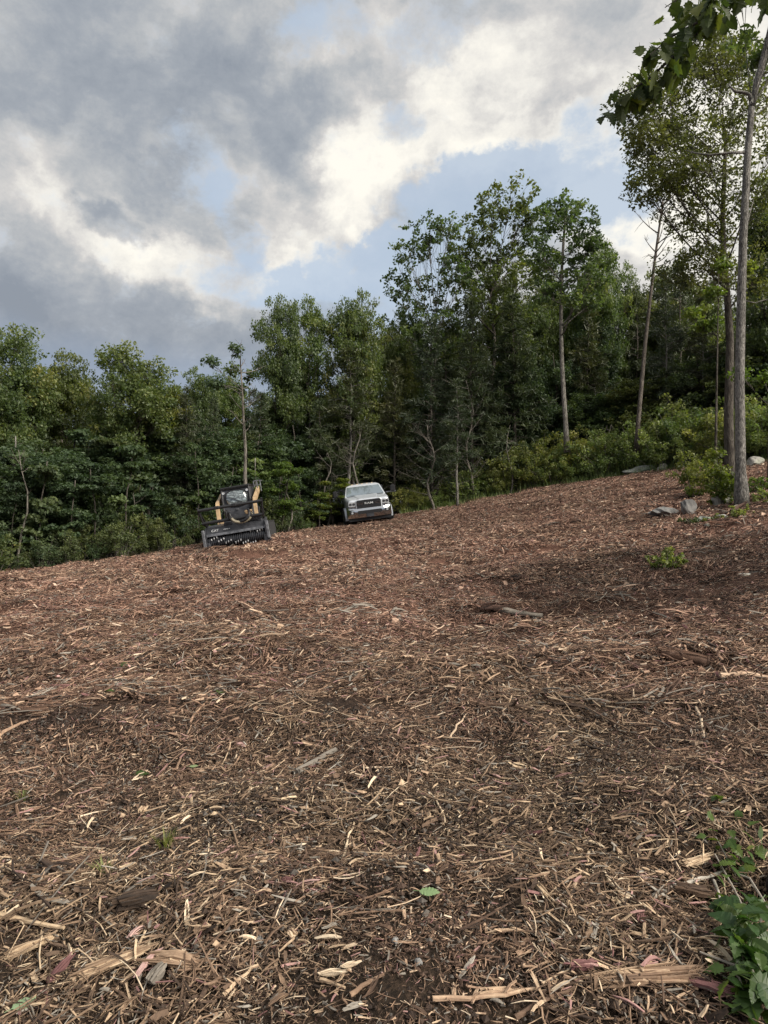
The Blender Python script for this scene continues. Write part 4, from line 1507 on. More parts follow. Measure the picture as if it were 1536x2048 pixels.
def rrect(w, zb, zt, y, r=.12, n=3, cx=0):
    """rounded rectangle ring in the xz plane at depth y"""
    pts = []
    for (sx, z, a0) in ((1, zb, -90), (1, zt, 0), (-1, zt, 90), (-1, zb, 180)):
        c = Vector((cx + sx * (w - r), 0, z + (r if z == zb else -r)))
        for k in range(n + 1):
            a = R(a0 + 90 * k / n)
            pts.append((c.x + r * math.cos(a), y, c.z + r * math.sin(a)))
    return pts


def wheel(parent, x, y, z, r, wd, side, rimr=.6, name='wheel', mats=None):
    mb = MB()
    h = wd / 2
    mb.lathe([(-h, r * .62), (-h, r * .90), (-h * .8, r), (h * .8, r), (h, r * .90), (h, r * .62)], (0, 0, 0), 0, 28)
    for k in range(28):
        a = 2 * math.pi * k / 28
        mb.box((0, math.cos(a) * r, math.sin(a) * r), (wd * .92, .03, .05), (a, 0, 0))
    tyre = mb.build(name, P_RUB, parent)
    tyre.location = (x, y, z)
    rb = MB()
    s = side
    rb.lathe([(s * h * .2, r * .63), (s * h * 1.0, r * .63), (s * h * 1.02, r * .56), (s * h * .55, r * .42), (s * h * .9, r * .22), (s * h * 1.1, r * .18), (s * h * 1.12, .01)], (0, 0, 0), 0, 24)
    for k in range(8):
        a = 2 * math.pi * k / 8
        rb.lathe([(s * h * .6, .018), (s * h * .95, .018), (s * h * .95, .002)], (0, math.cos(a) * r * .30, math.sin(a) * r * .30), 0, 6)
    link('rim', rb.mesh('rim', P_RIM, True), tyre)
    return tyre


def build_truck():
    base = pt(743, 1037, 34)
    root = thing('pickup_truck', 'white and silver pickup truck with black grille, facing downhill at the top of the slope', 'truck')
    x, y = base.x, base.y
    zc = gz(x, y + .4)
    root.location = (x, y, zc - .10)
    root.rotation_euler = (R(5.0), R(-7.5), R(7))
    root.scale = (1.05, 1, .95)
    # body: hood and cab sides, one lofted shell
    mb = MB()
    mb.loft([rrect(.80, .78, 1.30, .02, .10), rrect(.93, .70, 1.40, .12, .14), rrect(.99, .62, 1.47, .55, .14), rrect(1.0, .55, 1.535, 1.25, .12), rrect(1.0, .52, 1.50, 1.9, .08), rrect(1.0, .52, 1.50, 3.35, .08), rrect(.97, .56, 1.47, 3.42, .08)])
    # cab above the beltline
    lo = [(-.97, 1.22), (.97, 1.22), (.985, 2.2), (.97, 3.38), (-.97, 3.38), (-.985, 2.2)]
    mi = [(-.80, 1.92), (.80, 1.92), (.83, 2.3), (.80, 3.24), (-.80, 3.24), (-.83, 2.3)]
    hi = [(-.66, 2.06), (.66, 2.06), (.70, 2.35), (.66, 3.14), (-.66, 3.14), (-.70, 2.35)]
    tp = [(-.30, 2.2), (.30, 2.2), (.32, 2.4), (.30, 3.0), (-.30, 3.0), (-.32, 2.4)]
    mb.loft([[(a, b_, 1.49) for a, b_ in lo], [(a, b_, 2.03) for a, b_ in mi], [(a, b_, 2.10) for a, b_ in hi], [(a, b_, 2.125) for a, b_ in tp]])
    mb.build('body', P_WHITE, root, True)
    body_fix(root)
    # raised middle of the hood
    hb = MB()
    hb.loft([[(-.46, .13, 1.385), (.46, .13, 1.385), (.40, .15, 1.425), (-.40, .15, 1.425)], [(-.60, 1.24, 1.52), (.60, 1.24, 1.52), (.52, 1.22, 1.58), (-.52, 1.22, 1.58)]])
    hb.build('hood', P_WHITE, root)
    # wheel flares
    for s in (-1, 1):
        fb = MB()
        pr = [(math.cos(a) * .56, math.sin(a) * .56 + .46) for a in [R(q) for q in range(-8, 189, 14)]]
        inn = [(math.cos(a) * .48, math.sin(a) * .48 + .46) for a in [R(q) for q in range(188, -9, -14)]]
        n = len(pr)
        vs, fs = [], []
        for (xx) in (s * .95, s * 1.10):
            vs += [(xx, .98 + u, v) for u, v in pr] + [(xx, .98 + u, v) for u, v in inn[::-1]]
        for k in range(n - 1):
            fs += [(k, k + 1, 2 * n + k + 1, 2 * n + k), (n + k, 3 * n + k, 3 * n + k + 1, n + k + 1), (2 * n + k, 2 * n + k + 1, 3 * n + k + 1, 3 * n + k)]
        fb.add(vs, fs)
        fb.build('wheel_flare', P_WHITE, root)
    # windshield and side windows, a few millimetres proud of the shell
    def pane(nm, q, m_=P_GLASS, off=.012):
        v = [Vector(p) for p in q]
        nrm = (v[1] - v[0]).cross(v[2] - v[0]).normalized()
        pb = MB()
        pb.add([p + nrm * off for p in v] + [p - nrm * .004 for p in v], [(0, 1, 2, 3), (7, 6, 5, 4), (0, 4, 5, 1), (1, 5, 6, 2), (2, 6, 7, 3), (3, 7, 4, 0)])
        return pb.build(nm, m_, root)
    pane('windshield', [(-.90, 1.295, 1.545), (.90, 1.295, 1.545), (.765, 1.882, 2.0), (-.765, 1.882, 2.0)])
    for s in (-1, 1):
        for (ya, yb, ya2, yb2) in ((1.62, 2.32, 2.05, 2.32), (2.42, 3.2, 2.42, 3.12)):
            q = [(s * .975, ya, 1.56), (s * .975, yb, 1.56), (s * .84, yb2, 1.98), (s * .84, ya2, 1.98)]
            pane('side_window', q if s > 0 else q[::-1])
        db = MB()
        db.box((s * 1.002, 1.86, 1.02), (.012, .02, .86))
        db.box((s * 1.002, 2.4, 1.02), (.012, .02, .86))
        db.box((s * 1.02, 2.25, 1.30), (.03, .18, .035))
        db.build('door_trim', P_BLACK, root)
    wp = MB()
    wp.tube([(-.3, 1.27, 1.56), (-.75, 1.36, 1.60)], .012, 4)
    wp.tube([(.5, 1.27, 1.56), (.05, 1.36, 1.60)], .012, 4)
    wp.box((0, 1.235, 1.545), (1.7, .07, .02))
    wp.build('wipers', P_BLACK, root)
    # grille
    gb = MB()
    gb.loft([rrect(.585, .86, 1.38, .035, .10, 4), rrect(.57, .86, 1.38, -.035, .10, 4)])
    gr = gb.build('grille', P_BLACK, root)
    fr = MB()
    o, i_ = rrect(.60, .835, 1.405, -.03, .12, 4), rrect(.562, .868, 1.372, -.045, .09, 4)
    n = len(o)
    fr.add(list(o) + list(i_), [(k, (k + 1) % n, n + (k + 1) % n, n + k) for k in range(n)])
    o2 = rrect(.60, .835, 1.405, .05, .12, 4)
    fr.add(list(o) + list(o2), [(k, n + k, n + (k + 1) % n, (k + 1) % n) for k in range(n)])
    fr.build('grille_frame', P_WHITE, gr)
    ml = MB()
    for k in range(9):
        ml.box((0, -.038, .95 + k * .045), (1.0, .012, .01))
    ml.build('mesh_bars', P_DARK, gr)
    ac = MB()
    for s in (-1, 1):
        ac.box((s * .41, -.055, 1.225), (.24, .02, .02))
        ac.box((s * .41, -.055, 1.155), (.24, .02, .02))
        ac.box((s * .30, -.055, 1.19), (.025, .02, .085))
    ac.build('accent_bars', P_CHROME, gr)
    letters('lettering', 'RAM', .135, P_LETTER, gr, (0, -.062, 1.19), (R(90), 0, 0), .012, 1.45)
    # headlights
    for s in (-1, 1):
        hl = MB()
        hl.loft([rrect(.165, 1.09, 1.31, -.012, .05, 3, s * .765), rrect(.165, 1.09, 1.31, .25, .05, 3, s * .765)])
        h_ = hl.build('headlight', P_LENS, root)
        pb = MB()
        for dx in (-.075, .075):
            pb.lathe([(-.022, .012), (-.028, .055), (-.012, .066)], (s * .765 + dx, 0, 1.20), 1, 14)
        pb.build('projector', P_DARK, h_)
        tb = MB()
        tb.box((s * .765, -.02, 1.055), (.33, .03, .03))
        tb.build('headlight_trim', P_CHROME, root)
    # bumper
    bb = MB()
    top = [(-1.03, .20), (-.98, -.03), (-.62, -.12), (0, -.15), (.62, -.12), (.98, -.03), (1.03, .20)]
    zz = [(.50, -.02), (.56, 0), (.80, .0), (.99, -.015), (1.03, -.06)]
    rings = []
    for (z, dy) in zz:
        rings.append([(a, b_ - dy + (-.0), z + (.02 if abs(a) > .9 and z > .9 else 0) - (.07 if abs(a) < .65 and z > .9 else 0)) for a, b_ in top])
    vs = [p for r_ in rings for p in r_]
    fs = [(i * 7 + k, i * 7 + k + 1, (i + 1) * 7 + k + 1, (i + 1) * 7 + k) for i in range(4) for k in range(6)]
    bb.add(vs, fs)
    bu = bb.build('bumper', P_CHROME, root, True)
    op = MB()
    op.loft([rrect(.56, .69, .85, -.10, .06, 3), rrect(.56, .69, .85, -.165, .06, 3)])
    op.build('bumper_opening', P_BLACK, bu)
    for s in (-1, 1):
        fb = MB()
        fb.loft([rrect(.13, .70, .84, -.02, .05, 3, s * .80), rrect(.13, .70, .84, -.098, .05, 3, s * .80)])
        fl = fb.build('fog_light', P_BLACK, bu)
        lb = MB()
        lb.lathe([(-.118, .004), (-.115, .05), (-.09, .055)], (s * .80, 0, .77), 1, 14)
        lb.build('lens', P_LENS, fl)
    pl = MB()
    pl.box((0, -.185, .60), (.34, .02, .17))
    pl.build('number_plate', P_DARK, bu)
    va = MB()
    va.loft([rrect(.98, .34, .53, .02, .05), rrect(.96, .34, .53, .25, .05)])
    va.build('front_valance', P_BLACK, root)
    # mirrors
    for s in (-1, 1):
        m2 = MB()
        m2.tube([(s * .96, 1.62, 1.56), (s * 1.36, 1.55, 1.58)], .035, 6)
        m2.box((s * 1.28, 1.56, 1.56), (.46, .06, .045), None, 1)
        m2.box((s * 1.38, 1.56, 1.73), (.23, .13, .36), None, 0, .04)
        m2.build('mirror', [P_BLACK, P_GREY], root)
    # roof marker lamps
    for k in range(5):
        lb = MB()
        lb.box(((k - 2) * .24, 2.18, 2.115), (.10, .07, .04), None, 0, .015)
        lb.build('roof_lamp', P_CAM, root)
    ae = MB()
    ae.tube([(-.35, 2.3, 2.1), (-.36, 2.36, 2.26)], .02, 5)
    ae.build('aerial', P_BLACK, root)
    # flat bed behind
    fb = MB()
    fb.box((0, 4.95, .98), (2.34, 2.9, .12), None, 0, .02)
    for xx in (-1.1, 1.1):
        fb.box((xx, 3.55, 1.45), (.08, .08, .85))
    fb.box((0, 3.55, 1.86), (2.28, .08, .08))
    for k in range(7):
        fb.box(((k - 3) * .3, 3.55, 1.45), (.03, .03, .8))
    for xx in (-1.02, 1.02):
        fb.box((xx, 4.2, .72), (.3, .7, .38), None, 0, .02)
    fb.build('flat_bed', P_DARK, root)
    ch = MB()
    ch.box((0, 3.0, .50), (.9, 5.2, .16))
    ch.lathe([(-.8, .09), (.8, .09)], (0, .98, .42), 0, 8)
    ch.lathe([(-.8, .12), (.8, .12)], (0, 5.0, .42), 0, 8)
    ch.build('chassis', P_BLACK, root)
    for s in (-1, 1):
        wheel(root, s * 1.02, .98, .46, .46, .27, s)
        wheel(root, s * 1.02, 5.0, .44, .44, .24, s)
        wheel(root, s * .74, 5.0, .44, .44, .24, s)
    return root


def body_fix(root):
    for c in root.children:
        if c.name.startswith('body'):
            c.data.polygons.foreach_set('use_smooth', [False] * len(c.data.polygons))
            bv = c.modifiers.new('edge', 'BEVEL')
            bv.width = .025
            bv.segments = 2
            bv.limit_method = 'ANGLE'
            bv.angle_limit = R(25)


def build_mulcher():
    base = pt(476, 1087, 22)
    root = thing('mulching_machine', 'tracked mulching machine with wide black toothed drum, parked tilted on the slope', 'machine')
    root.location = (base.x, base.y, gz(base.x, base.y + .3) - .02)
    root.rotation_euler = (R(4.0), R(-9.5), R(1.5))
    root.scale = (.9, .9, .9)
    # head housing
    hb = MB()
    hb.prism([(.10, .49), (.08, .54), (.16, .78), (.50, .84), (.78, .72), (.80, .25), (.72, .25), (.68, .60), (.50, .72), (.22, .68), (.14, .49)], 0, -1.0, 1.0)
    hous = hb.build('drum_housing', P_DARK, root)
    lp = MB()
    lp.box((0, .06, .515), (2.0, .035, .085), (R(-12), 0, 0))
    lp.build('front_lip', P_GREY, hous)
    ft = MB()
    ft.box((.46, .30, .86), (.78, .34, .13), None, 0, .02)
    ft.box((.86, .20, .86), (.16, .14, .24), None, 0, .02)
    ft.box((-.22, .28, .83), (.30, .26, .14), None, 0, .02)
    for k in range(6):
        ft.box((.15 + k * .12, .13, .90), (.03, .03, .05))
    ft.build('drive_cover', P_DARK, hous)
    letters('lettering', 'CAT', .118, P_LETTER, hous, (-.70, .098, .655), (R(68), 0, 0), .004, 1.1)
    letters('lettering', 'HM418', .06, P_LETTER, hous, (-.30, .098, .655), (R(68), 0, 0), .003, 1.3)
    # drum
    rb = MB()
    rb.lathe([(-.98, .16), (.98, .16)], (0, .22, .25), 0, 20)
    for k in range(30):
        xx = -.95 + 1.9 * k / 29
        rb.lathe([(xx - .010, .15), (xx - .010, .205), (xx + .010, .205), (xx + .010, .15)], (0, .22, .25), 0, 18)
    drum = rb.build('drum', P_DARK, root)
    for k in range(64):
        xx = -.94 + 1.88 * ((k * 9) % 64) / 63
        a = k * 2.39996
        c = Vector((xx, .22 + math.cos(a) * .235, .25 + math.sin(a) * .235))
        tb = MB()
        tb.box((0, 0, 0), (.038, .09, .075), (a, 0, 0), 0, .012)
        t = tb.build('tooth', P_TOOTH, drum)
        t.location = c
    # side plates with skids
    for s in (-1, 1):
        sb = MB()
        sb.prism([(.00, .02), (.42, -.02), (.78, .06), (.82, .66), (.55, .84), (.12, .76), (-.02, .55)], 0, s * 1.01, s * 1.05)
        sb.box((s * 1.10, .02, .42), (.10, .10, .62), None, 1, .015)
        sb.box((s * 1.12, .35, .04), (.15, .75, .05), None, 0, .01)
        sb.box((s * 1.03, .05, .14), (.22, .10, .26), None, 0, .02)
        for k in range(3):
            sb.box((s * 1.055, .2 + .2 * k, .68), (.02, .05, .05), None, 1)
        sb.build('side_plate', [P_DARK, P_GREY], root)
    # push frame
    pb = MB()
    pb.tube([(-1.10, -.22, 1.42), (1.10, -.22, 1.42)], .052, 8)
    pb.tube([(-1.06, -.02, .96), (1.02, -.02, .96)], .055, 8)
    for s in (-1, 1):
        pb.tube([(s * .98, .42, .78), (s * 1.02, -.02, .96), (s * 1.10, -.24, 1.52)], .036, 6)
        pb.tube([(s * .98, .55, .80), (s * 1.08, -.16, 1.40)], .026, 6)
    for xx in (-.45, .15):
        pb.box((xx, -.22, 1.43), (.16, .11, .11), None, 0, .02)
    pb.build('push_frame', P_BLACK, root)
    # hoses
    ho = MB()
    cpts = [Vector((.12 + math.cos(a) * .36 + .12, .18 + .08 * math.sin(2 * a), 1.09 + math.sin(a) * .26)) for a in [R(q) for q in range(150, 395, 14)]]
    ho.tube([p + Vector((0, -.30, 0)) for p in cpts], .045, 8)
    cpts = [Vector((.18 + math.cos(a) * .33 + .12, .10, 1.03 + math.sin(a) * .20)) for a in [R(q) for q in range(185, 350, 14)]]
    ho.tube([p + Vector((0, -.22, -.02)) for p in cpts], .05, 8, 1)
    ho.tube(bez((-.10, .3, .9), (-.12, .2, 1.2), (-.28, .55, 1.30), 6), .03, 6)
    ho.tube(bez((.62, .3, .92), (.66, .2, 1.1), (.48, .3, 1.18), 6), .03, 6, 1)
    ho.build('hydraulic_hose', [P_BLACK, P_HOSE], root)
    vb = MB()
    vb.box((.50, .26, 1.10), (.20, .16, .12), None, 0, .03)
    vb.lathe([(-.07, .05), (.07, .05)], (.58, .20, 1.14), 0, 10)
    vb.lathe([(-.05, .04), (.06, .04)], (.44, .18, 1.15), 1, 10)
    vb.build('hose_coupling', P_YELL, root)
    # loader body and cab
    cb = MB()
    cb.prism([(1.28, .55), (1.22, 1.25), (1.36, 2.02), (2.45, 2.06), (2.60, 1.5), (2.95, 1.4), (2.95, .5)], 0, -.50, .50)
    cab = cb.build('cab', P_DARK, root)
    rf = MB()
    rf.box((0, 1.85, 2.07), (1.06, 1.16, .07), None, 0, .02)
    for s in (-1, 1):
        rf.tube([(s * .49, 1.20, 1.26), (s * .49, 1.34, 2.03)], .04, 6)
    rf.tube([(-.5, 1.33, 2.03), (.5, 1.33, 2.03)], .035, 6)
    rf.build('cab_frame', P_BLACK, cab)
    # front door with a big rounded clear dome
    db = MB()
    tilt = R(-10)
    def dome(r_, yy):
        ring = []
        for k in range(24):
            a = 2 * math.pi * k / 24
            cx = math.copysign(abs(math.cos(a)) ** .75, math.cos(a)) * .385 * r_
            cz_ = math.copysign(abs(math.sin(a)) ** .75, math.sin(a)) * .285 * r_
            ring.append((cx + .02, 1.285 + (cz_ + .0) * .17 - yy, 1.66 + cz_))
        return ring
    db.loft([dome(1.0, .01), dome(.97, .06), dome(.80, .10), dome(.45, .125), dome(.1, .13)])
    dm = db.build('front_window', P_DOOR, cab, True)
    rb2 = MB()
    rb2.tube(dome(1.04, .015) + dome(1.04, .015)[:1], .022, 6, cap=False)
    rb2.build('window_seal', P_BLACK, dm)
    wb = MB()
    wb.tube([(-.2, 1.13, 1.72), (.22, 1.12, 1.50)], .012, 4)
    wb.build('wiper', P_BLACK, dm)
    lb2 = MB()
    lb2.box((0, 1.17, 1.0), (.86, .05, .52), (R(-3), 0, 0), 0, .02)
    lb2.box((-.22, 1.13, .95), (.30, .03, .36), (0, R(18), 0), 0, .01)
    lb2.box((.02, 1.12, 1.27), (.10, .02, .05), None, 1)
    lb2.build('lower_door', [P_DARK, P_GREY], cab)
    for s in (-1, 1):
        hl = MB()
        hl.lathe([(-.03, .01), (-.035, .045), (.03, .05)], (s * .43, 1.30, 1.90), 1, 12)
        hl.build('headlight', P_LENS, cab)
    # lift arms
    for s in (-1, 1):
        ab = MB()
        ab.prism([(.78, .62), (.95, .60), (1.12, .90), (1.18, 1.42), (2.5, 1.80), (2.5, 1.98), (1.10, 1.60), (.93, 1.40), (.88, .95)], 0, s * .62, s * .72)
        ab.box((s * .52, .92, .72), (.30, .22, .22), None, 0, .02)
        ab.build('lift_arm', P_YELL, root)
        cy = MB()
        cy.tube([(s * .67, 1.12, .70), (s * .67, 1.9, 1.2)], .045, 8)
        cy.build('lift_cylinder', P_BLACK, root)
    cp = MB()
    cp.box((-.38, .86, .80), (.50, .12, .26), None, 0, .02)
    cp.box((.38, .86, .80), (.50, .12, .26), None, 0, .02)
    cp.build('coupler', P_YELL, root)
    # guard rail and rear hood
    gd = MB()
    for (a, b_) in (((.62, 1.9, 1.95), (.62, 1.9, 2.18)), ((.86, 1.9, 1.78), (.86, 1.9, 2.18)), ((.62, 1.9, 2.18), (.86, 1.9, 2.18)), ((.74, 1.9, 1.9), (.74, 1.9, 2.18)), ((.62, 1.9, 2.02), (.86, 1.9, 2.02)),
                    ((.86, 1.9, 2.18), (.86, 2.5, 2.18)), ((.62, 1.9, 2.18), (.62, 2.5, 2.18))):
        gd.tube([a, b_], .02, 6)
    gd.build('guard_rail', P_GREY, root)
    eh = MB()
    eh.box((0, 2.85, 1.15), (.96, .5, .85), None, 0, .06)
    eh.build('engine_hood', P_DARK, root)
    # tracks
    for s in (-1, 1):
        tb = MB()
        prof = []
        for (cy_, cz_, rr_, a0, a1) in ((1.30, .32, .30, 90, 270), (2.65, .32, .30, -90, 90)):
            for k in range(9):
                a = R(a0 + (a1 - a0) * k / 8)
                prof.append((cy_ + rr_ * math.cos(a), cz_ + rr_ * math.sin(a)))
        tb.prism(prof, 0, s * .62, s * 1.02)
        n = 40
        per = [Vector((0, p[0], p[1])) for p in prof] + [Vector((0, prof[0][0], prof[0][1]))]
        ln = sum((per[i + 1] - per[i]).length for i in range(len(per) - 1))
        for k in range(n):
            t = k / n * ln
            i = 0
            while t > (per[i + 1] - per[i]).length:
                t -= (per[i + 1] - per[i]).length
                i += 1
            dv = (per[i + 1] - per[i]).normalized()
            p = per[i] + dv * t
            tb.box((s * .82, p.y, p.z), (.40, .05, .05), (math.atan2(dv.z, dv.y), 0, 0))
        tb.build('track', P_RUB, root)
    return root


build_truck()
build_mulcher()


# ------------------------------------------------------------------ stones
def stone(name, label, p, size, seed, m_, rot=0.0, sink=.3, cat='rock', rough=.32, sub=4):
    import bmesh
    bm = bmesh.new()
    bmesh.ops.create_icosphere(bm, subdivisions=sub, radius=1.0)
    rg = random.Random(seed)
    cuts = [(Vector((rg.gauss(0, 1), rg.gauss(0, 1), rg.gauss(0, .8))).normalized(), rg.uniform(.55, .9)) for _ in range(11)]
    vn = VN[seed % 5]
    for v in bm.verts:
        d = v.co.normalized()
        for (n_, k) in cuts:
            e = v.co.dot(n_) - k
            if e > 0:
                v.co -= n_ * e * .9
        q = float(vn(np.array([d.x * 2.2 + d.z * 1.3 + seed]), np.array([d.y * 2.2 - d.z]))[0])
        v.co *= 1 + q * rough
        v.co.x *= size[0] / 2
        v.co.y *= size[1] / 2
        v.co.z *= size[2] / 2
    me = bpy.data.meshes.new(name)
    bm.to_mesh(me)
    bm.free()
    me.materials.append(m_)
    o = link(name, me, None, (p.x, p.y, p.z + size[2] * (.5 - sink)), (0, 0, rot))
    tag(o, label, cat)
    return o


stone('boulder', 'dark domed stone standing upright near the grey trunk', hit(1377, 1028), (.46, .40, .52), 3, M_ROCKD, .3, .22)
stone('boulder', 'flat pale grey rock slab left of the dark domed stone', hit(1325, 1030), (1.05, .9, .34), 4, M_ROCKG, .1, .32)
stone('boulder', 'pale boulder leaning against the foot of the near grey trunk', place(1446, 19.9) + Vector((0, 0, .02)), (.75, .6, .55), 5, M_ROCKW, .5, .28)
stone('rock', 'long low mossy rock at the foot of the shrubs', place(1290, 34.2), (2.0, .8, .55), 6, M_ROCKM, -.1, .35)
stone('rock', 'small white rock right of the long mossy rock', place(1326, 33.6), (.62, .45, .5), 7, M_ROCKW, .2, .3)
stone('rock', 'greenish stone in the weeds right of the dark domed stone', hit(1412, 1040), (.42, .3, .16), 8, M_ROCKM, .2, .3)
stone('rock', 'small pale stone below the greenish stone', hit(1414, 1052), (.16, .13, .14), 9, M_ROCKW, .2, .3)
stone('rock', 'flat greyish stone among the weeds under the near grey trunk', hit(1442, 1036), (.36, .3, .15), 10, M_ROCKG, .7, .35)
stone('rock', 'flat whitish rock showing through the dark mulch at the right', hit(1492, 1152), (.34, .2, .08), 12, M_ROCKW, .1, .4)
stone('rock', 'grey rock heap behind the near grey trunk', place(1512, 29), (.9, .6, .5), 13, M_ROCKW, .4, .35)
stone('rock', 'low dark rock at the edge beside the mulching machine', place(560, 25), (.7, .5, .25), 14, M_ROCKD, .4, .45)
for (px, py, s, lb) in [(520, 1885, .035, 'dark grey pebble beside the pinkish torn root'), (790, 1888, .03, 'dark round pebble in the bare soil, upper of two'), (838, 1930, .03, 'round brown grey pebble right of the bare soil'),
                        (614, 1850, .026, 'pale grey pebble among the yellow chips'), (1265, 1965, .03, 'small grey pebble above the fibrous slab')]:
    stone('pebble', lb, hit(px, py), (s * 1.3, s, s), int(px), M_ROCKG, px, .2, 'pebble', .2, 2)


# ------------------------------------------------------------------ logs, sticks and torn wood
def ground_line(p0, p1, n, lift=0.0, sag=0.0, wob=.0, seed=0):
    a, b_ = hit(*p0), hit(*p1)
    rg = random.Random(seed)
    L = (b_ - a).length
    side = Vector((-(b_ - a).y, (b_ - a).x, 0)).normalized()
    out = []
    for i in range(n):
        t = i / (n - 1)
        p = a.lerp(b_, t) + side * (math.sin(t * math.pi) * sag * L + rg.gauss(0, wob) * L * (0 < i < n - 1))
        p.z = gz(p.x, p.y) + lift
        out.append(p)
    # keep it stiff: blend the height towards the straight line
    for i in range(n):
        t = i / (n - 1)
        zl = out[0].z * (1 - t) + out[-1].z * t
        out[i] = Vector((out[i].x, out[i].y, max(zl, out[i].z - .005) * .8 + out[i].z * .2))
    return out


def stick(name, label, p0, p1, r, tone, seed, sag=.03, cat='stick', taper=.55, n=7, flat=1.0, lift=.4, sides=7, group=None, wob=.012):
    path = ground_line(p0, p1, n, r * lift + .012, sag, wob, seed)
    rg = random.Random(seed)
    c = path[len(path) // 2]
    mb = MB()
    rad = [r * (1 - (1 - taper) * i / (n - 1)) * rg.uniform(.9, 1.1) for i in range(n)]
    mb.tube([p - c for p in path], rad, sides, 0, True, tone, flat)
    if r > .006 and len(label) % 2:
        k = rg.randrange(1, n - 2)
        q = path[k] - c
        e = q + Vector((rg.gauss(0, 1), rg.gauss(0, 1), .5)).normalized() * r * 5
        mb.tube([q, e], [r * .4, r * .2], 5, 0, True, tone)
    o = mb.build(name, M_WOOD, None, sides > 8)
    o.location = c
    return tag(o, label, cat, group)


stick('log', 'short split log with dark sawn end, lying on the dark mulch at right', (1322, 1318), (1418, 1338), .052, .28, 1, 0, 'log', 1.0, 6, 1, .9, 12)
_lg = [o for o in COL.objects if o.name == 'log'][0]
_a, _b = hit(1322, 1318), hit(1418, 1338)
_e = MB()
_dv = (_b - _a).normalized()
_e.tube([(_b - _lg.location) + Vector((0, 0, .06)) - _dv * .01, (_b - _lg.location) + Vector((0, 0, .06)) + _dv * .006], [.056, .053], 12, 0, True, .16)
_e.build('cut_end', M_WOOD, _lg)
_st = MB()
_q = random.Random(5)
for _k in range(34):
    _t, _an = _q.uniform(.1, .9), _q.uniform(-1.5, 1.5)
    _p = _a.lerp(_b, _t) - _lg.location + Vector((math.sin(_an) * .02, -math.sin(_an) * .055, .056 + math.cos(_an) * .055))
    _M = Matrix.Translation(_p) @ _dv.to_track_quat('X', 'Z').to_matrix().to_4x4()
    splinter(_st, _q, _q.uniform(.1, .28), _q.uniform(.008, .02), .008, _q.uniform(.12, .66), _M, .03, 4, .2)
_st.build('torn_strands', M_WOOD, _lg)
stick('log', 'pale thin log half buried in the dip, middle right', (1000, 1222), (1085, 1236), .05, 2.42, 2, .0, 'log', .6, 6, 1, .2, 9)
stick('log', 'weathered grey log at the clearing edge in front of the shrubs', (1012, 983), (1046, 968), .11, 2.2, 3, 0, 'log', .8, 5, 1, .8, 9)
stick('branch', 'long pale peeled branch running out of the frame at right', (1440, 1358), (1545, 1362), .03, .88, 4, .02)
stick('branch', 'dark reddish bark covered branch in the middle of the mulch', (958, 1418), (1060, 1424), .03, .25, 5, .02)
stick('branch', 'weathered brown branch lying at the left among chips', (205, 1368), (335, 1396), .026, 2.5, 6, .03)
stick('branch', 'rotten grey branch standing out in the left middle, slanting', (592, 1552), (672, 1506), .024, 2.45, 7, .02, taper=.8)
stick('stick', 'long thin stick running to the left frame edge, upper one', (-8, 1482), (92, 1438), .014, .55, 8, .02)
stick('stick', 'thick yellowish stick entering from the left frame edge', (-10, 1836), (128, 1864), .014, .72, 9, -.03)
stick('stick', 'pale stick lying aslant in the middle of the near mulch', (686, 1722), (708, 1650), .008, .85, 10, .02)
stick('stick', 'thin curved twig left of the pale slanting stick', (432, 1630), (488, 1735), .007, .55, 11, .05)
stick('stick', 'greyish stick pointing to the split chip at right of middle', (1008, 1684), (1058, 1716), .010, 2.8, 12, .02)
stick('stick', 'long dark stick leading up to the grooved chip at right', (1170, 1880), (1275, 1822), .010, .42, 13, .02)
stick('stick', 'thin pale twig below the purple split piece', (858, 1590), (890, 1650), .006, .8, 14, .05)
stick('branch', 'pale grey twisted branch ending under the green plant', (1306, 1802), (1445, 1752), .011, 2.85, 15, .03, taper=.7)
stick('branch', 'forked pale branch along the bottom edge, right of middle', (865, 2008), (1075, 1986), .010, .72, 16, -.03)
stick('branch', 'dark crooked branch crossing the bottom edge', (1030, 2046), (1150, 1984), .010, .40, 17, .03)
stick('stick', 'knobby pale stick in the bottom middle', (640, 1968), (690, 1985), .008, .78, 18, .02)
stick('stick', 'curved pale twig near the bottom middle', (446, 2000), (516, 1938), .008, .75, 19, .06)
stick('stick', 'straight brown stick right of the curved pale twig', (700, 2000), (768, 1958), .009, .5, 20, .02)
stick('stick', 'bent grey twig over the bare soil at the middle', (500, 1750), (570, 1795), .006, 2.7, 21, .05)
stick('stick', 'dark thin twig lying between yellow chips', (398, 1888), (446, 1826), .0055, .3, 22, .02)
stick('stick', 'brown stick left of the brown bark lump, pointing up', (106, 1845), (155, 1790), .009, .6, 23, .02)
stick('stick', 'long dark twig in the right middle distance', (1170, 1185), (1265, 1135), .018, .25, 24, .03)
stick('stick', 'pale short stick lying upright in the right middle distance', (1310, 1162), (1322, 1140), .02, .8, 25, .05)
stick('stick', 'bent pale stick in the mulch below the dip', (1170, 1180), (1200, 1200), .02, .75, 26, .12)
stick('stick', 'pale stick crossing the mulch above the short log', (1150, 1275), (1240, 1250), .017, .7, 27, .02)
stick('stick', 'weathered pale stick under the tuft right of middle', (1165, 1282), (1215, 1258), .02, 2.8, 28, .02)
stick('stick', 'thin pale stick at right below the short log', (1392, 1420), (1408, 1480), .012, .85, 29, .03)
stick('stick', 'straight pinkish stick in the near right mulch', (1348, 1345), (1420, 1352), .014, .75, 30, .02)
stick('stick', 'dark stick lying flat in the left middle distance', (180, 1300), (258, 1268), .02, .2, 31, .02)
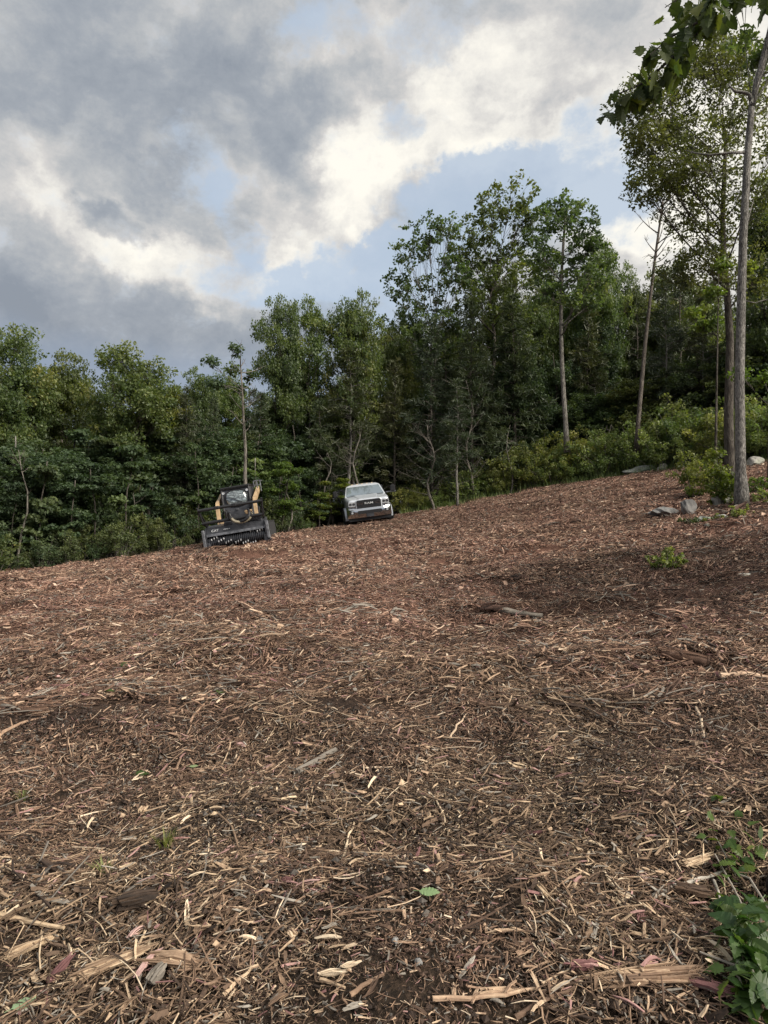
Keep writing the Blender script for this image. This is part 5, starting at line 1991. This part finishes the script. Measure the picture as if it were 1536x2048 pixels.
stick('stick', 'pale thin stick in the centre, below the dark branch', (900, 1480), (935, 1430), .009, .8, 32, .02)
stick('stick', 'long thin twig in the left half, slanting to upper right', (380, 1450), (420, 1400), .010, .6, 33, .04)
stick('stick', 'thin dark twig on the bare soil at the lower right', (1035, 1760), (1120, 1800), .005, .35, 34, .06)
stick('branch', 'dead dark branch lying in front of the near grey trunk', (1462, 1030), (1512, 1000), .05, .15, 35, .04, taper=.4, lift=1.5)
stick('stick', 'pale dead twig sticking up beside the dark dead branch', (1466, 1022), (1490, 1052), .02, 2.7, 36, .05, lift=1.5)
stick('stick', 'curving thin grey twig hanging over the plant in the bottom right', (1428, 1775), (1450, 1905), .006, 2.85, 37, .05, lift=3)
stick('stick', 'thin stem crossing the leaves at the bottom right corner', (1488, 1880), (1478, 1955), .005, 2.8, 38, .03, lift=4)


def torn(name, label, px, py, L, W, T, yaw, tone, seed, cat='wood chip', fibres=0, pitch=0.0, bend=.08, lift=.6, st=7):
    """a torn piece of wood with ragged ends and loose fibres"""
    rg = random.Random(seed)
    mb = MB()
    splinter(mb, rg, L * .8, W * .6, T * .7, tone, None, bend, st, .5)
    for k in range(7 + int(W / .008)):
        M = Matrix.Translation((rg.uniform(-.22, .22) * L, rg.uniform(-.48, .48) * W, T * rg.uniform(.25, .5))) @ Euler((rg.uniform(-.4, .4), rg.uniform(-.05, .05), rg.uniform(-.08, .08))).to_matrix().to_4x4()
        splinter(mb, rg, L * rg.uniform(.4, .95), max(.003, W * rg.uniform(.07, .2)), max(.003, T * rg.uniform(.25, .5)), math.floor(tone) + min(.97, max(.04, tone % 1 + rg.uniform(-.16, .12))), M, bend * .7, 4, .4)
    for k in range(fibres):
        s = rg.choice((-1, 1))
        x0 = s * L * rg.uniform(.15, .5)
        y0 = rg.uniform(-.5, .5) * W
        d = Vector((s * rg.uniform(.4, 1), rg.gauss(0, .6), rg.gauss(0, .35))).normalized() * L * rg.uniform(.08, .22)
        a = Vector((x0, y0, T * .2))
        mb.tube([a - Vector((s * .1 * L, 0, 0)), a, a + d * .5, a + d], [.0016, .0016, .0012, .0006], 3, 0, False, tone)
    o = mb.build(name, M_WOOD)
    p = hit(px, py)
    o.location = p + Vector((0, 0, T * lift + .008))
    n_ = gn(p.x, p.y)
    o.rotation_euler = (Matrix.Rotation(math.atan2(n_.x, n_.z), 3, 'Y') @ Matrix.Rotation(-math.atan2(n_.y, n_.z), 3, 'X') @ Matrix.Rotation(R(yaw), 3, 'Z') @ Matrix.Rotation(R(pitch), 3, 'Y')).to_euler()
    return tag(o, label, cat)


torn('wood_slab', 'long frayed orange brown slab of torn wood at the lower right', 1300, 1968, 1 * .38, .062, .024, 2, .68, 1, 'wood slab', 120, 0, .03, .5, 9)
torn('wood_slab', 'thick torn yellowish root wood in the bottom left, widest piece there', 350, 1938, .22, .055, .03, -12, .60, 2, 'wood slab', 20, 4, .10)
torn('wood_slab', 'long split yellowish plank running left from the torn root wood', 225, 1938, .28, .05, .02, 20, .74, 3, 'wood slab', 20, 0, .03)
torn('wood_slab', 'stubby grey brown block under the torn root wood', 312, 1968, .085, .045, .035, 70, 2.45, 4, 'wood block', 2)
torn('bark_chunk', 'dark brown lump of bark lying in the lower left', 268, 1825, .15, .085, .055, 22, .16, 5, 'bark chunk', 4, 8)
torn('wood_slab', 'broken light wood with orange fibres near the left frame edge', 60, 1905, .17, .05, .02, 35, .70, 6, 'wood slab', 90, 0, .06)
torn('wood_chip', 'dark purple splinter standing in the yellow chips', 118, 1950, .11, .035, .014, 55, 1.2, 7, pitch=-18)
torn('wood_chip', 'pink flat chip left of the bare soil', 518, 1792, .11, .035, .010, -18, 1.78, 8)
torn('wood_chip', 'curled dark red bark flake behind the pink flat chip', 570, 1766, .085, .045, .008, 10, 1.12, 9, pitch=-14, bend=.25)
torn('wood_chip', 'thin pink strip joined to the dark red flake', 550, 1772, .08, .014, .006, -25, 1.7, 10)
torn('wood_chip', 'long narrow purple split piece right of middle', 1066, 1672, .13, .024, .012, -10, 1.28, 11, fibres=4)
torn('wood_chip', 'broad pale grooved chip in the lower right', 1246, 1804, .13, .034, .014, 38, .86, 12, fibres=6)
torn('wood_chip', 'purple splinter leaning beside the grooved chip', 1284, 1845, .12, .032, .018, 62, 1.3, 13, pitch=10, fibres=4)
torn('wood_chip', 'dark purple split piece left of the frayed slab', 1166, 1944, .10, .04, .022, 4, 1.32, 14, fibres=6)
torn('wood_chip', 'large purple splintered piece below the right end of the frayed slab', 1420, 1990, .16, .042, .024, -32, 1.38, 15, fibres=10)
torn('wood_chip', 'pinkish white plank end above the green plant at right', 1400, 1730, .17, .042, .02, 18, .92, 16, fibres=4)
torn('wood_chip', 'rounded pink piece left of the plank end', 1286, 1760, .07, .03, .018, -72, 1.88, 17)
torn('wood_chip', 'splintered pale stake pointing down in the right middle', 1080, 1786, .15, .026, .014, -74, .78, 18, fibres=8)
torn('wood_chip', 'short pale block at the upper end of a grey stick', 1052, 1732, .085, .022, .014, 55, .82, 19)
torn('wood_chip', 'pink oval flake in the lower right', 1420, 1890, .05, .022, .008, -60, 1.82, 20)
torn('wood_chip', 'orange short block in the lower right', 1278, 1880, .075, .02, .012, -28, .84, 21)
torn('wood_chip', 'pink torn piece far left of middle, upright', 478, 1492, .14, .035, .012, -40, 1.8, 22, pitch=-10)
torn('wood_chip', 'pink chip lying near the top of the near mulch, right of middle', 990, 1556, .09, .02, .01, -50, 1.85, 23)
torn('wood_chip', 'small upright pink chip left of its larger pink neighbour', 958, 1548, .07, .018, .008, -75, 1.85, 24)
torn('wood_chip', 'pink chip standing alone at the right edge of the mulch', 1404, 1597, .08, .025, .012, -80, 1.88, 25)
torn('wood_chip', 'pale torn root with pink fibres in the bare soil', 582, 1880, .05, .03, .02, -60, .85, 26, fibres=30)
torn('wood_chip', 'flat pale chip in the middle of the bare soil', 700, 1900, .06, .016, .008, 24, .86, 27)
torn('wood_chip', 'pinkish purple flake left half, lower left of the green leaf', 130, 1612, .07, .035, .008, 60, 1.7, 28, pitch=-12)
torn('wood_chip', 'tapered yellow split piece at the bottom, middle right', 1010, 1992, .15, .026, .012, 8, .78, 29, fibres=8)
torn('wood_chip', 'upright yellow chip above the bottom edge', 908, 1994, .09, .018, .010, 82, .8, 30)
torn('wood_chip', 'twisted yellow piece standing in the lower middle', 420, 1780, .11, .03, .014, 55, .76, 31, fibres=8, pitch=-15, bend=.2)
torn('wood_chip', 'long slanting pale chip in the lower left', 356, 1885, .12, .022, .012, 52, .74, 32)
torn('wood_chip', 'flat grey chip in the left half beside a grass tuft', 414, 1712, .10, .05, .008, 70, 2.6, 33)
torn('bark_chunk', 'round sawn stub with dark end in the left half', 288, 1632, .06, .04, .036, 80, .68, 34, 'wood block', 2)
torn('wood_slab', 'rotten brown chunk under the green plant at the right', 1385, 1800, .15, .05, .04, -10, .3, 35, 'wood slab', 6)
torn('wood_slab', 'yellow torn piece right of the dark soil, lying flat', 1385, 1850, .13, .03, .018, -14, .66, 36, 'wood slab', 6)
torn('root_clump', 'dark torn root clump in the dip, middle right', 985, 1222, .42, .13, .06, 10, .14, 37, 'root clump', 160, 0, .2)
torn('root_clump', 'dark reddish torn root standing in the mulch left of the short log', 1278, 1345, .2, .08, .05, 40, .2, 38, 'root clump', 80, 10, .2)
torn('wood_slab', 'brown rotten log piece near the left frame edge', 68, 1434, .20, .06, .05, 12, .33, 39, 'wood slab', 8)


# loose chips that can be picked out one by one, largest in view
def loose_chips():
    kinds = [('loose pale tan splinter', lambda q: q.uniform(.66, .92), 110, 'tan splinters strewn over the near mulch'),
             ('loose dark brown chip', lambda q: q.uniform(.18, .42), 60, 'dark brown chips strewn over the near mulch'),
             ('loose pinkish chip', lambda q: 1 + q.uniform(.35, .85), 22, 'pink chips strewn over the near mulch'),
             ('loose weathered grey chip', lambda q: 2 + q.uniform(.4, .8), 36, 'grey chips strewn over the near mulch')]
    q = random.Random(77)
    near = [(268, 1825, 'the dark bark lump'), (350, 1938, 'the torn root wood'), (118, 1950, 'the dark purple splinter'), (560, 1780, 'the dark red bark flake'), (857, 1802, 'the pale green leaf'), (1066, 1672, 'the long purple split piece'),
            (1246, 1804, 'the broad grooved chip'), (1300, 1968, 'the frayed orange slab'), (1420, 1890, 'the corner plant'), (1080, 1786, 'the splintered stake'), (632, 1530, 'the rotten grey branch'), (330, 1695, 'the dark grass tuft'),
            (45, 1600, 'the left frame edge'), (975, 1550, 'the two pink chips'), (1404, 1597, 'the lone pink chip at right'), (60, 1840, 'the yellowish stick at left'), (582, 1880, 'the pinkish torn root'), (720, 1960, 'the straight brown stick'),
            (960, 2000, 'the forked pale branch'), (272, 1560, 'the fresh green leaf'), (700, 1690, 'the pale slanting stick'), (1240, 1560, 'the open mulch at right'), (480, 2010, 'the curved pale twig'), (870, 1640, 'the pale twig in the centre')]
    for (lb, tf, n, grp) in kinds:
        protos = []
        for k in range(9):
            mb = MB()
            L, W = q.uniform(.05, .12), q.uniform(.006, .016)
            if k % 3 == 0:
                W *= .5
            t = tf(q)
            splinter(mb, q, L, W, W * q.uniform(.3, .6), t, None, .12, 5, .6)
            for j in range(2):
                M = Matrix.Translation((q.uniform(-.2, .2) * L, q.uniform(-.3, .3) * W, W * .15)) @ Euler((0, 0, q.uniform(-.12, .12))).to_matrix().to_4x4()
                splinter(mb, q, L * q.uniform(.5, .8), W * .35, W * .25, t, M, .1, 3, .3)
            protos.append(mb.mesh('wood_chip', M_WOOD))
        for k in range(n):
            px, py = q.uniform(5, 1531), 1500 + 545 * q.random() ** .8
            p = hit(px, py)
            o = link('wood_chip', protos[k % 9], None, p + Vector((0, 0, .028)), (q.gauss(0, .3), q.gauss(0, .22), q.uniform(0, 6.28)))
            s = q.uniform(.7, 1.3)
            o.scale = (s, s, s)
            nm = min(near, key=lambda a: (a[0] - px) ** 2 + (a[1] - py) ** 2)[2]
            tag(o, f'{lb} near {nm}', 'wood chip', grp)


loose_chips()

# ------------------------------------------------------------------ green leaves and plants
M_BIG = leaf_mat('broad_leaves', [(0, (.015, .036, .012)), (.5, (.038, .080, .022)), (1, (.095, .15, .036))], .4, .45)
M_PALEL = leaf_mat('pale_leaf_undersides', [(0, (.16, .24, .13)), (1, (.30, .38, .22))], .25, .6)
M_OVER = leaf_mat('hanging_leaves', [(0, (.026, .042, .016)), (.5, (.055, .08, .024)), (1, (.12, .145, .036))], .38, .7)


def leaf_mesh(seed, kind='ovate', m_=None, tone=.5, fold=.25, curl=.2):
    """one leaf along +x, base at the origin, unit length"""
    rg = random.Random(seed)
    if kind == 'ovate':
        prof = [(0, .0), (.06, .10), (.16, .23), (.22, .21), (.30, .31), (.36, .28), (.46, .33), (.52, .28), (.62, .29), (.68, .23), (.78, .21), (.83, .14), (.92, .09), (1.0, .0)]
    elif kind == 'lobed':
        prof = [(0, .0), (.04, .16), (.02, .30), (.18, .28), (.26, .46), (.34, .38), (.46, .52), (.48, .34), (.60, .24), (.68, .34), (.76, .20), (.88, .12), (1.0, .0)]
    else:
        prof = [(0, 0), (.15, .10), (.35, .16), (.6, .15), (.8, .09), (1, 0)]
    vs, fs = [], []
    n = len(prof)
    k1, k2 = rg.uniform(.8, 1.15), rg.uniform(.8, 1.15)
    for (x, y) in prof:
        zc = -curl * x * x
        vs += [(x, 0, zc), (x, y * k1, zc + abs(y) * fold + rg.uniform(-.02, .02)), (x, -y * k2, zc + abs(y) * fold + rg.uniform(-.02, .02))]
    for i in range(n - 1):
        a, b_ = i * 3, i * 3 + 3
        fs += [(a, b_, b_ + 1, a + 1), (a, a + 2, b_ + 2, b_)]
    # midrib and stalk
    mb = MB()
    mb.add(vs, fs, 0, tone)
    mb.tube([(-.28, 0, .03), (0, 0, .0), (.5, 0, -curl * .25 - .006)], [.012, .012, .006], 4, 0, False, min(1, tone + .3))
    return mb.mesh('leaf', m_ or M_BIG, False, False)


OV = [leaf_mesh(k, 'ovate', M_BIG, .25 + .12 * k, .2, .25) for k in range(5)]
OVP = [leaf_mesh(20 + k, 'ovate', M_PALEL, .4 + .3 * k, -.12, .1) for k in range(2)]
LB = [leaf_mesh(40 + k, 'lobed', M_BIG, .6 + .15 * k, .12, .3) for k in range(3)]
NA = [leaf_mesh(60 + k, 'narrow', M_PALEL, .6, .1, .1) for k in range(2)]
OVER = [leaf_mesh(80 + k, 'lobed', M_OVER, .15 + .16 * k, .15, .25) for k in range(5)] + [leaf_mesh(90 + k, 'ovate', M_OVER, .3 + .2 * k, .15, .25) for k in range(2)]


def put_leaf(parent, me, p, size, q, hang=0.0, origin=None, name='leaf'):
    o = link(name, me, parent)
    o.location = Vector(p) - (origin or Vector())
    yaw = q.uniform(0, 6.28)
    o.rotation_euler = (q.gauss(0, .5), q.gauss(hang, .35), yaw)
    s = size * q.uniform(.75, 1.2)
    o.scale = (s, s, s)
    return o


def corner_plant():
    q = random.Random(31)
    base = hit(1500, 1930)
    root = thing('fallen_leafy_branch', 'leafy green branches lying in the bottom right corner of the mulch', 'plant', base)
    mb = MB()
    tips = []
    for (pts, r) in [([(1536, 2040), (1505, 1985), (1470, 1955), (1400, 1945)], .008), ([(1540, 1960), (1500, 1880), (1470, 1800), (1430, 1740)], .007), ([(1545, 1850), (1500, 1790), (1470, 1765), (1432, 1705)], .006),
                     ([(1550, 1900), (1520, 1850), (1490, 1820)], .005), ([(1500, 2048), (1480, 2000), (1460, 1960)], .005)]:
        path = []
        for i, p in enumerate(pts):
            g_ = hit(*p)
            path.append(g_ - base + Vector((0, 0, .04 + .03 * (i % 2))))
        mb.tube(path, [r * (1 - .6 * i / (len(path) - 1)) for i in range(len(path))], 6, 0, True, 2.7)
    link('stem', mb.mesh('stem', M_WOOD, False), root)
    spots = []
    for k in range(120):
        px = 1545 - abs(q.gauss(0, 50))
        spots.append((px - (8 if k % 3 == 0 else 0), q.uniform(1825, 2060), q.choice(OV + OV + OV + LB), .098 if k % 5 < 2 else .062))
    for k in range(22):
        spots.append((q.gauss(1480, 30), q.gauss(1745, 26), q.choice(LB), .06))
    for (px, py) in [(1500, 1850), (1520, 1870), (1525, 1845), (1505, 1895), (1530, 1905)]:
        spots.append((px, py, q.choice(OVP), .10))
    for (px, py) in [(1524, 1732), (1510, 1742), (1470, 1703)]:
        spots.append((px, py, q.choice(NA), .075))
    for (px, py) in [(1420, 1695), (1412, 1720), (1440, 1712), (1450, 1790), (1440, 1925), (1425, 1930), (1445, 1870), (1415, 1665), (1440, 1630), (1436, 1615), (1480, 1645)]:
        spots.append((px, py, q.choice(LB), .055))
    for (px, py, me, s) in spots:
        g_ = hit(min(px, 1600), py)
        put_leaf(root, me, g_ + Vector((0, 0, q.uniform(.03, .13))), s, q, .15, base)


corner_plant()


def black_tub():
    p = hit(1572, 1800)
    root = thing('black_tub', 'rounded black plastic object half hidden by leaves at the lower right edge', 'container', p + Vector((0.02, 0, .05)), (R(70), R(15), R(-60)))
    mb = MB()
    mb.lathe([(-.10, .002), (-.095, .035), (-.075, .062), (-.03, .080), (.03, .085), (.075, .068), (.095, .038), (.10, .002)], (0, 0, 0), 2, 24)
    mb.build('shell', simple('navy_black_plastic', (.012, .013, .018), .4), root, True)
    rb = MB()
    rb.lathe([(.098, .002), (.094, .040), (.104, .036), (.106, .002)], (0, 0, 0), 2, 20)
    rb.build('end_cap', P_GREY, root, True)


black_tub()


def overhang():
    """tree just outside the frame on the right; its branch hangs into the top corner"""
    q = random.Random(9)
    D = 3.7
    bx, by = 3.3, 3.9
    base = Vector((bx, by, gz(bx, by)))
    root = thing('broadleaf_tree', 'tree at the right whose big lobed leaves hang into the top right corner', 'tree', base)
    L = lambda px, py, d=D: pt(px, py, d) - base
    mb = MB()
    mb.tube([(0, 0, -.3), (.02, 0, 1.2), (-.05, .03, 2.6), (-.02, 0, 3.9), (.05, 0, 5.2), (.0, 0, 6.4)], [.12, .10, .085, .07, .05, .02], 10)
    link('trunk', mb.mesh('trunk', M_BARK, True), root)
    lines = [
        [L(1720, -260, D + .1), L(1560, -150), L(1440, -40), L(1395, 45), L(1350, 110), L(1290, 165), L(1236, 188)],
        [L(1560, -150), L(1440, -70), L(1375, -15), L(1330, 15)],
        [L(1395, 45, D - .1), L(1340, 75), L(1300, 110)],
        [L(1440, -40), L(1425, 10), L(1400, 60), L(1360, 105), L(1330, 140)],
        [L(1720, -260, D + .1), L(1600, -80), L(1545, -10), L(1515, 40)],
        [L(1560, -150), L(1500, -60), L(1470, 0), L(1455, 30)],
    ]
    bb = MB()
    for i, ln in enumerate(lines):
        r = .016 if i == 0 else .007
        if i == 0:
            ln = [Vector((-.02, 0, 3.7))] + ln
        if i == 4:
            ln = [Vector((-.03, 0, 3.6))] + ln
        n = len(ln)
        bb.tube(ln, [r * (1 - .85 * k / (n - 1)) + .0012 for k in range(n)], 6, 0, False)
    link('branch', bb.mesh('branch', M_BARK, True), root)
    spots = []
    for (i, lo, n, sp, hang) in ((0, .38, 104, .06, .9), (1, .0, 18, .06, .8), (2, .1, 20, .08, .9), (3, .1, 22, .08, .9), (5, .45, 16, .09, .9), (4, .62, 10, .07, .9)):
        ln = lines[i]
        for k in range(n):
            t = q.uniform(lo, 1.0)
            p = along(ln, t) + Vector((q.gauss(0, sp * .7), q.gauss(0, sp), q.gauss(-.02, sp * .6)))
            spots.append((p, hang))
    for (p, hang) in spots:
        put_leaf(root, q.choice(OVER), p, .085, q, hang, None)


overhang()

# single leaves lying on the mulch
q_ = random.Random(3)
for (px, py, me, s, yaw, lb) in [(838, 1802, OVP[0], .085, -10, 'single pale green leaf lying flat on the bare soil'), (22, 2042, OVP[1], .085, 50, 'long pale green leaf in the bottom left corner'),
                                 (272, 1560, LB[0], .085, 25, 'fresh green leaf lying in the left half of the mulch'), (378, 1545, OVP[0], .06, 10, 'small pale leaf right of the fresh green leaf'),
                                 (205, 1392, OV[3], .10, 20, 'dark green leaf on the branch in the left middle distance'), (236, 1338, LB[1], .14, 0, 'green leaf scrap in the far left mulch'),
                                 (440, 1396, LB[2], .12, 80, 'tiny bright green sprout left of middle')]:
    p = hit(px, py)
    o = link('fallen_leaf', me, None, p + Vector((0, 0, .04)), (.12, -.12, R(yaw)), (s, s, s))
    tag(o, lb, 'leaf')


def grass_tuft(label, px, py, H, n, seed, spread):
    q = random.Random(seed)
    p = hit(px, py)
    mb = MB()
    for k in range(n):
        a, r = q.uniform(0, 6.28), spread * q.random()
        b_ = Vector((math.cos(a) * r, math.sin(a) * r, 0))
        h = H * q.uniform(.5, 1.1)
        d = Vector((math.cos(a) * q.uniform(.1, .6), math.sin(a) * q.uniform(.1, .6), 1)) * h
        s = Vector((-math.sin(a), math.cos(a), 0)) * .0022
        m_ = b_ + d * .55
        t = b_ + d + Vector((math.cos(a), math.sin(a), -.4)) * h * .25
        mb.add([b_ - s, b_ + s, m_ + s * .8, m_ - s * .8, t], [(0, 1, 2, 3), (3, 2, 4)], 0, q.uniform(.3, 1))
    o = link('grass_tuft', mb.mesh('grass_tuft', M_SHRUB, False, False), None, p + Vector((0, 0, .005)))
    return tag(o, label, 'grass')


grass_tuft('small dark grass tuft in the lower left mulch', 330, 1695, .085, 60, 1, .04)
grass_tuft('sparse bright grass tuft left of the dark grass tuft', 208, 1748, .06, 40, 2, .045)
grass_tuft('dry grass tuft near the left frame edge', 45, 1600, .06, 40, 3, .04)

for (px, py, H, w_, lb, sd, m_) in [(1335, 1140, .42, .38, 'small green sprig bush growing alone in the dark mulch', 1, M_SHRUB), (1388, 995, .35, .35, 'yellow green fern like weed left of the pale boulder', 2, M_LEAFY),
                                    (1440, 1016, .38, .34, 'leafy green weed in front of the pale boulder', 3, M_LEAFY), (1512, 985, .5, .55, 'green weed right of the near grey trunk', 4, M_LEAFY), (1468, 1040, .28, .7, 'low green weeds below the near grey trunk', 5, M_SHRUB),
                                    (1400, 1048, .16, .7, 'creeping weeds below the dark domed stone', 6, M_LEAFD), (1530, 1010, .4, .4, 'weed clump at the right frame edge under the trunk', 7, M_SHRUB),
                                    (955, 1000, .9, .9, 'pale green bush at the lower end of the shrub strip', 8, M_SHRUB), (985, 992, .9, .9, 'light leafy bush beside the grey edge log', 9, M_SHRUB),
                                    (1290, 946, .35, .6, 'low weeds in front of the long mossy rock', 10, M_SHRUB)]:
    p = hit(px, py) if px > 1000 and px != 1290 else place(px, float(np.interp(px, EDGE_PX, EDGE_D)) + .2)
    wd, fo = shrub(200 + sd, H=H, w=w_, stems=18, tufts=54, per=14, leafm=m_, leaf=.045 if H < .6 else .06, tr=.10 if H < .6 else .15, tone=.5)
    tree('weed', lb, (wd, fo), p, 0, cat='weed', names=('stem', 'foliage'))
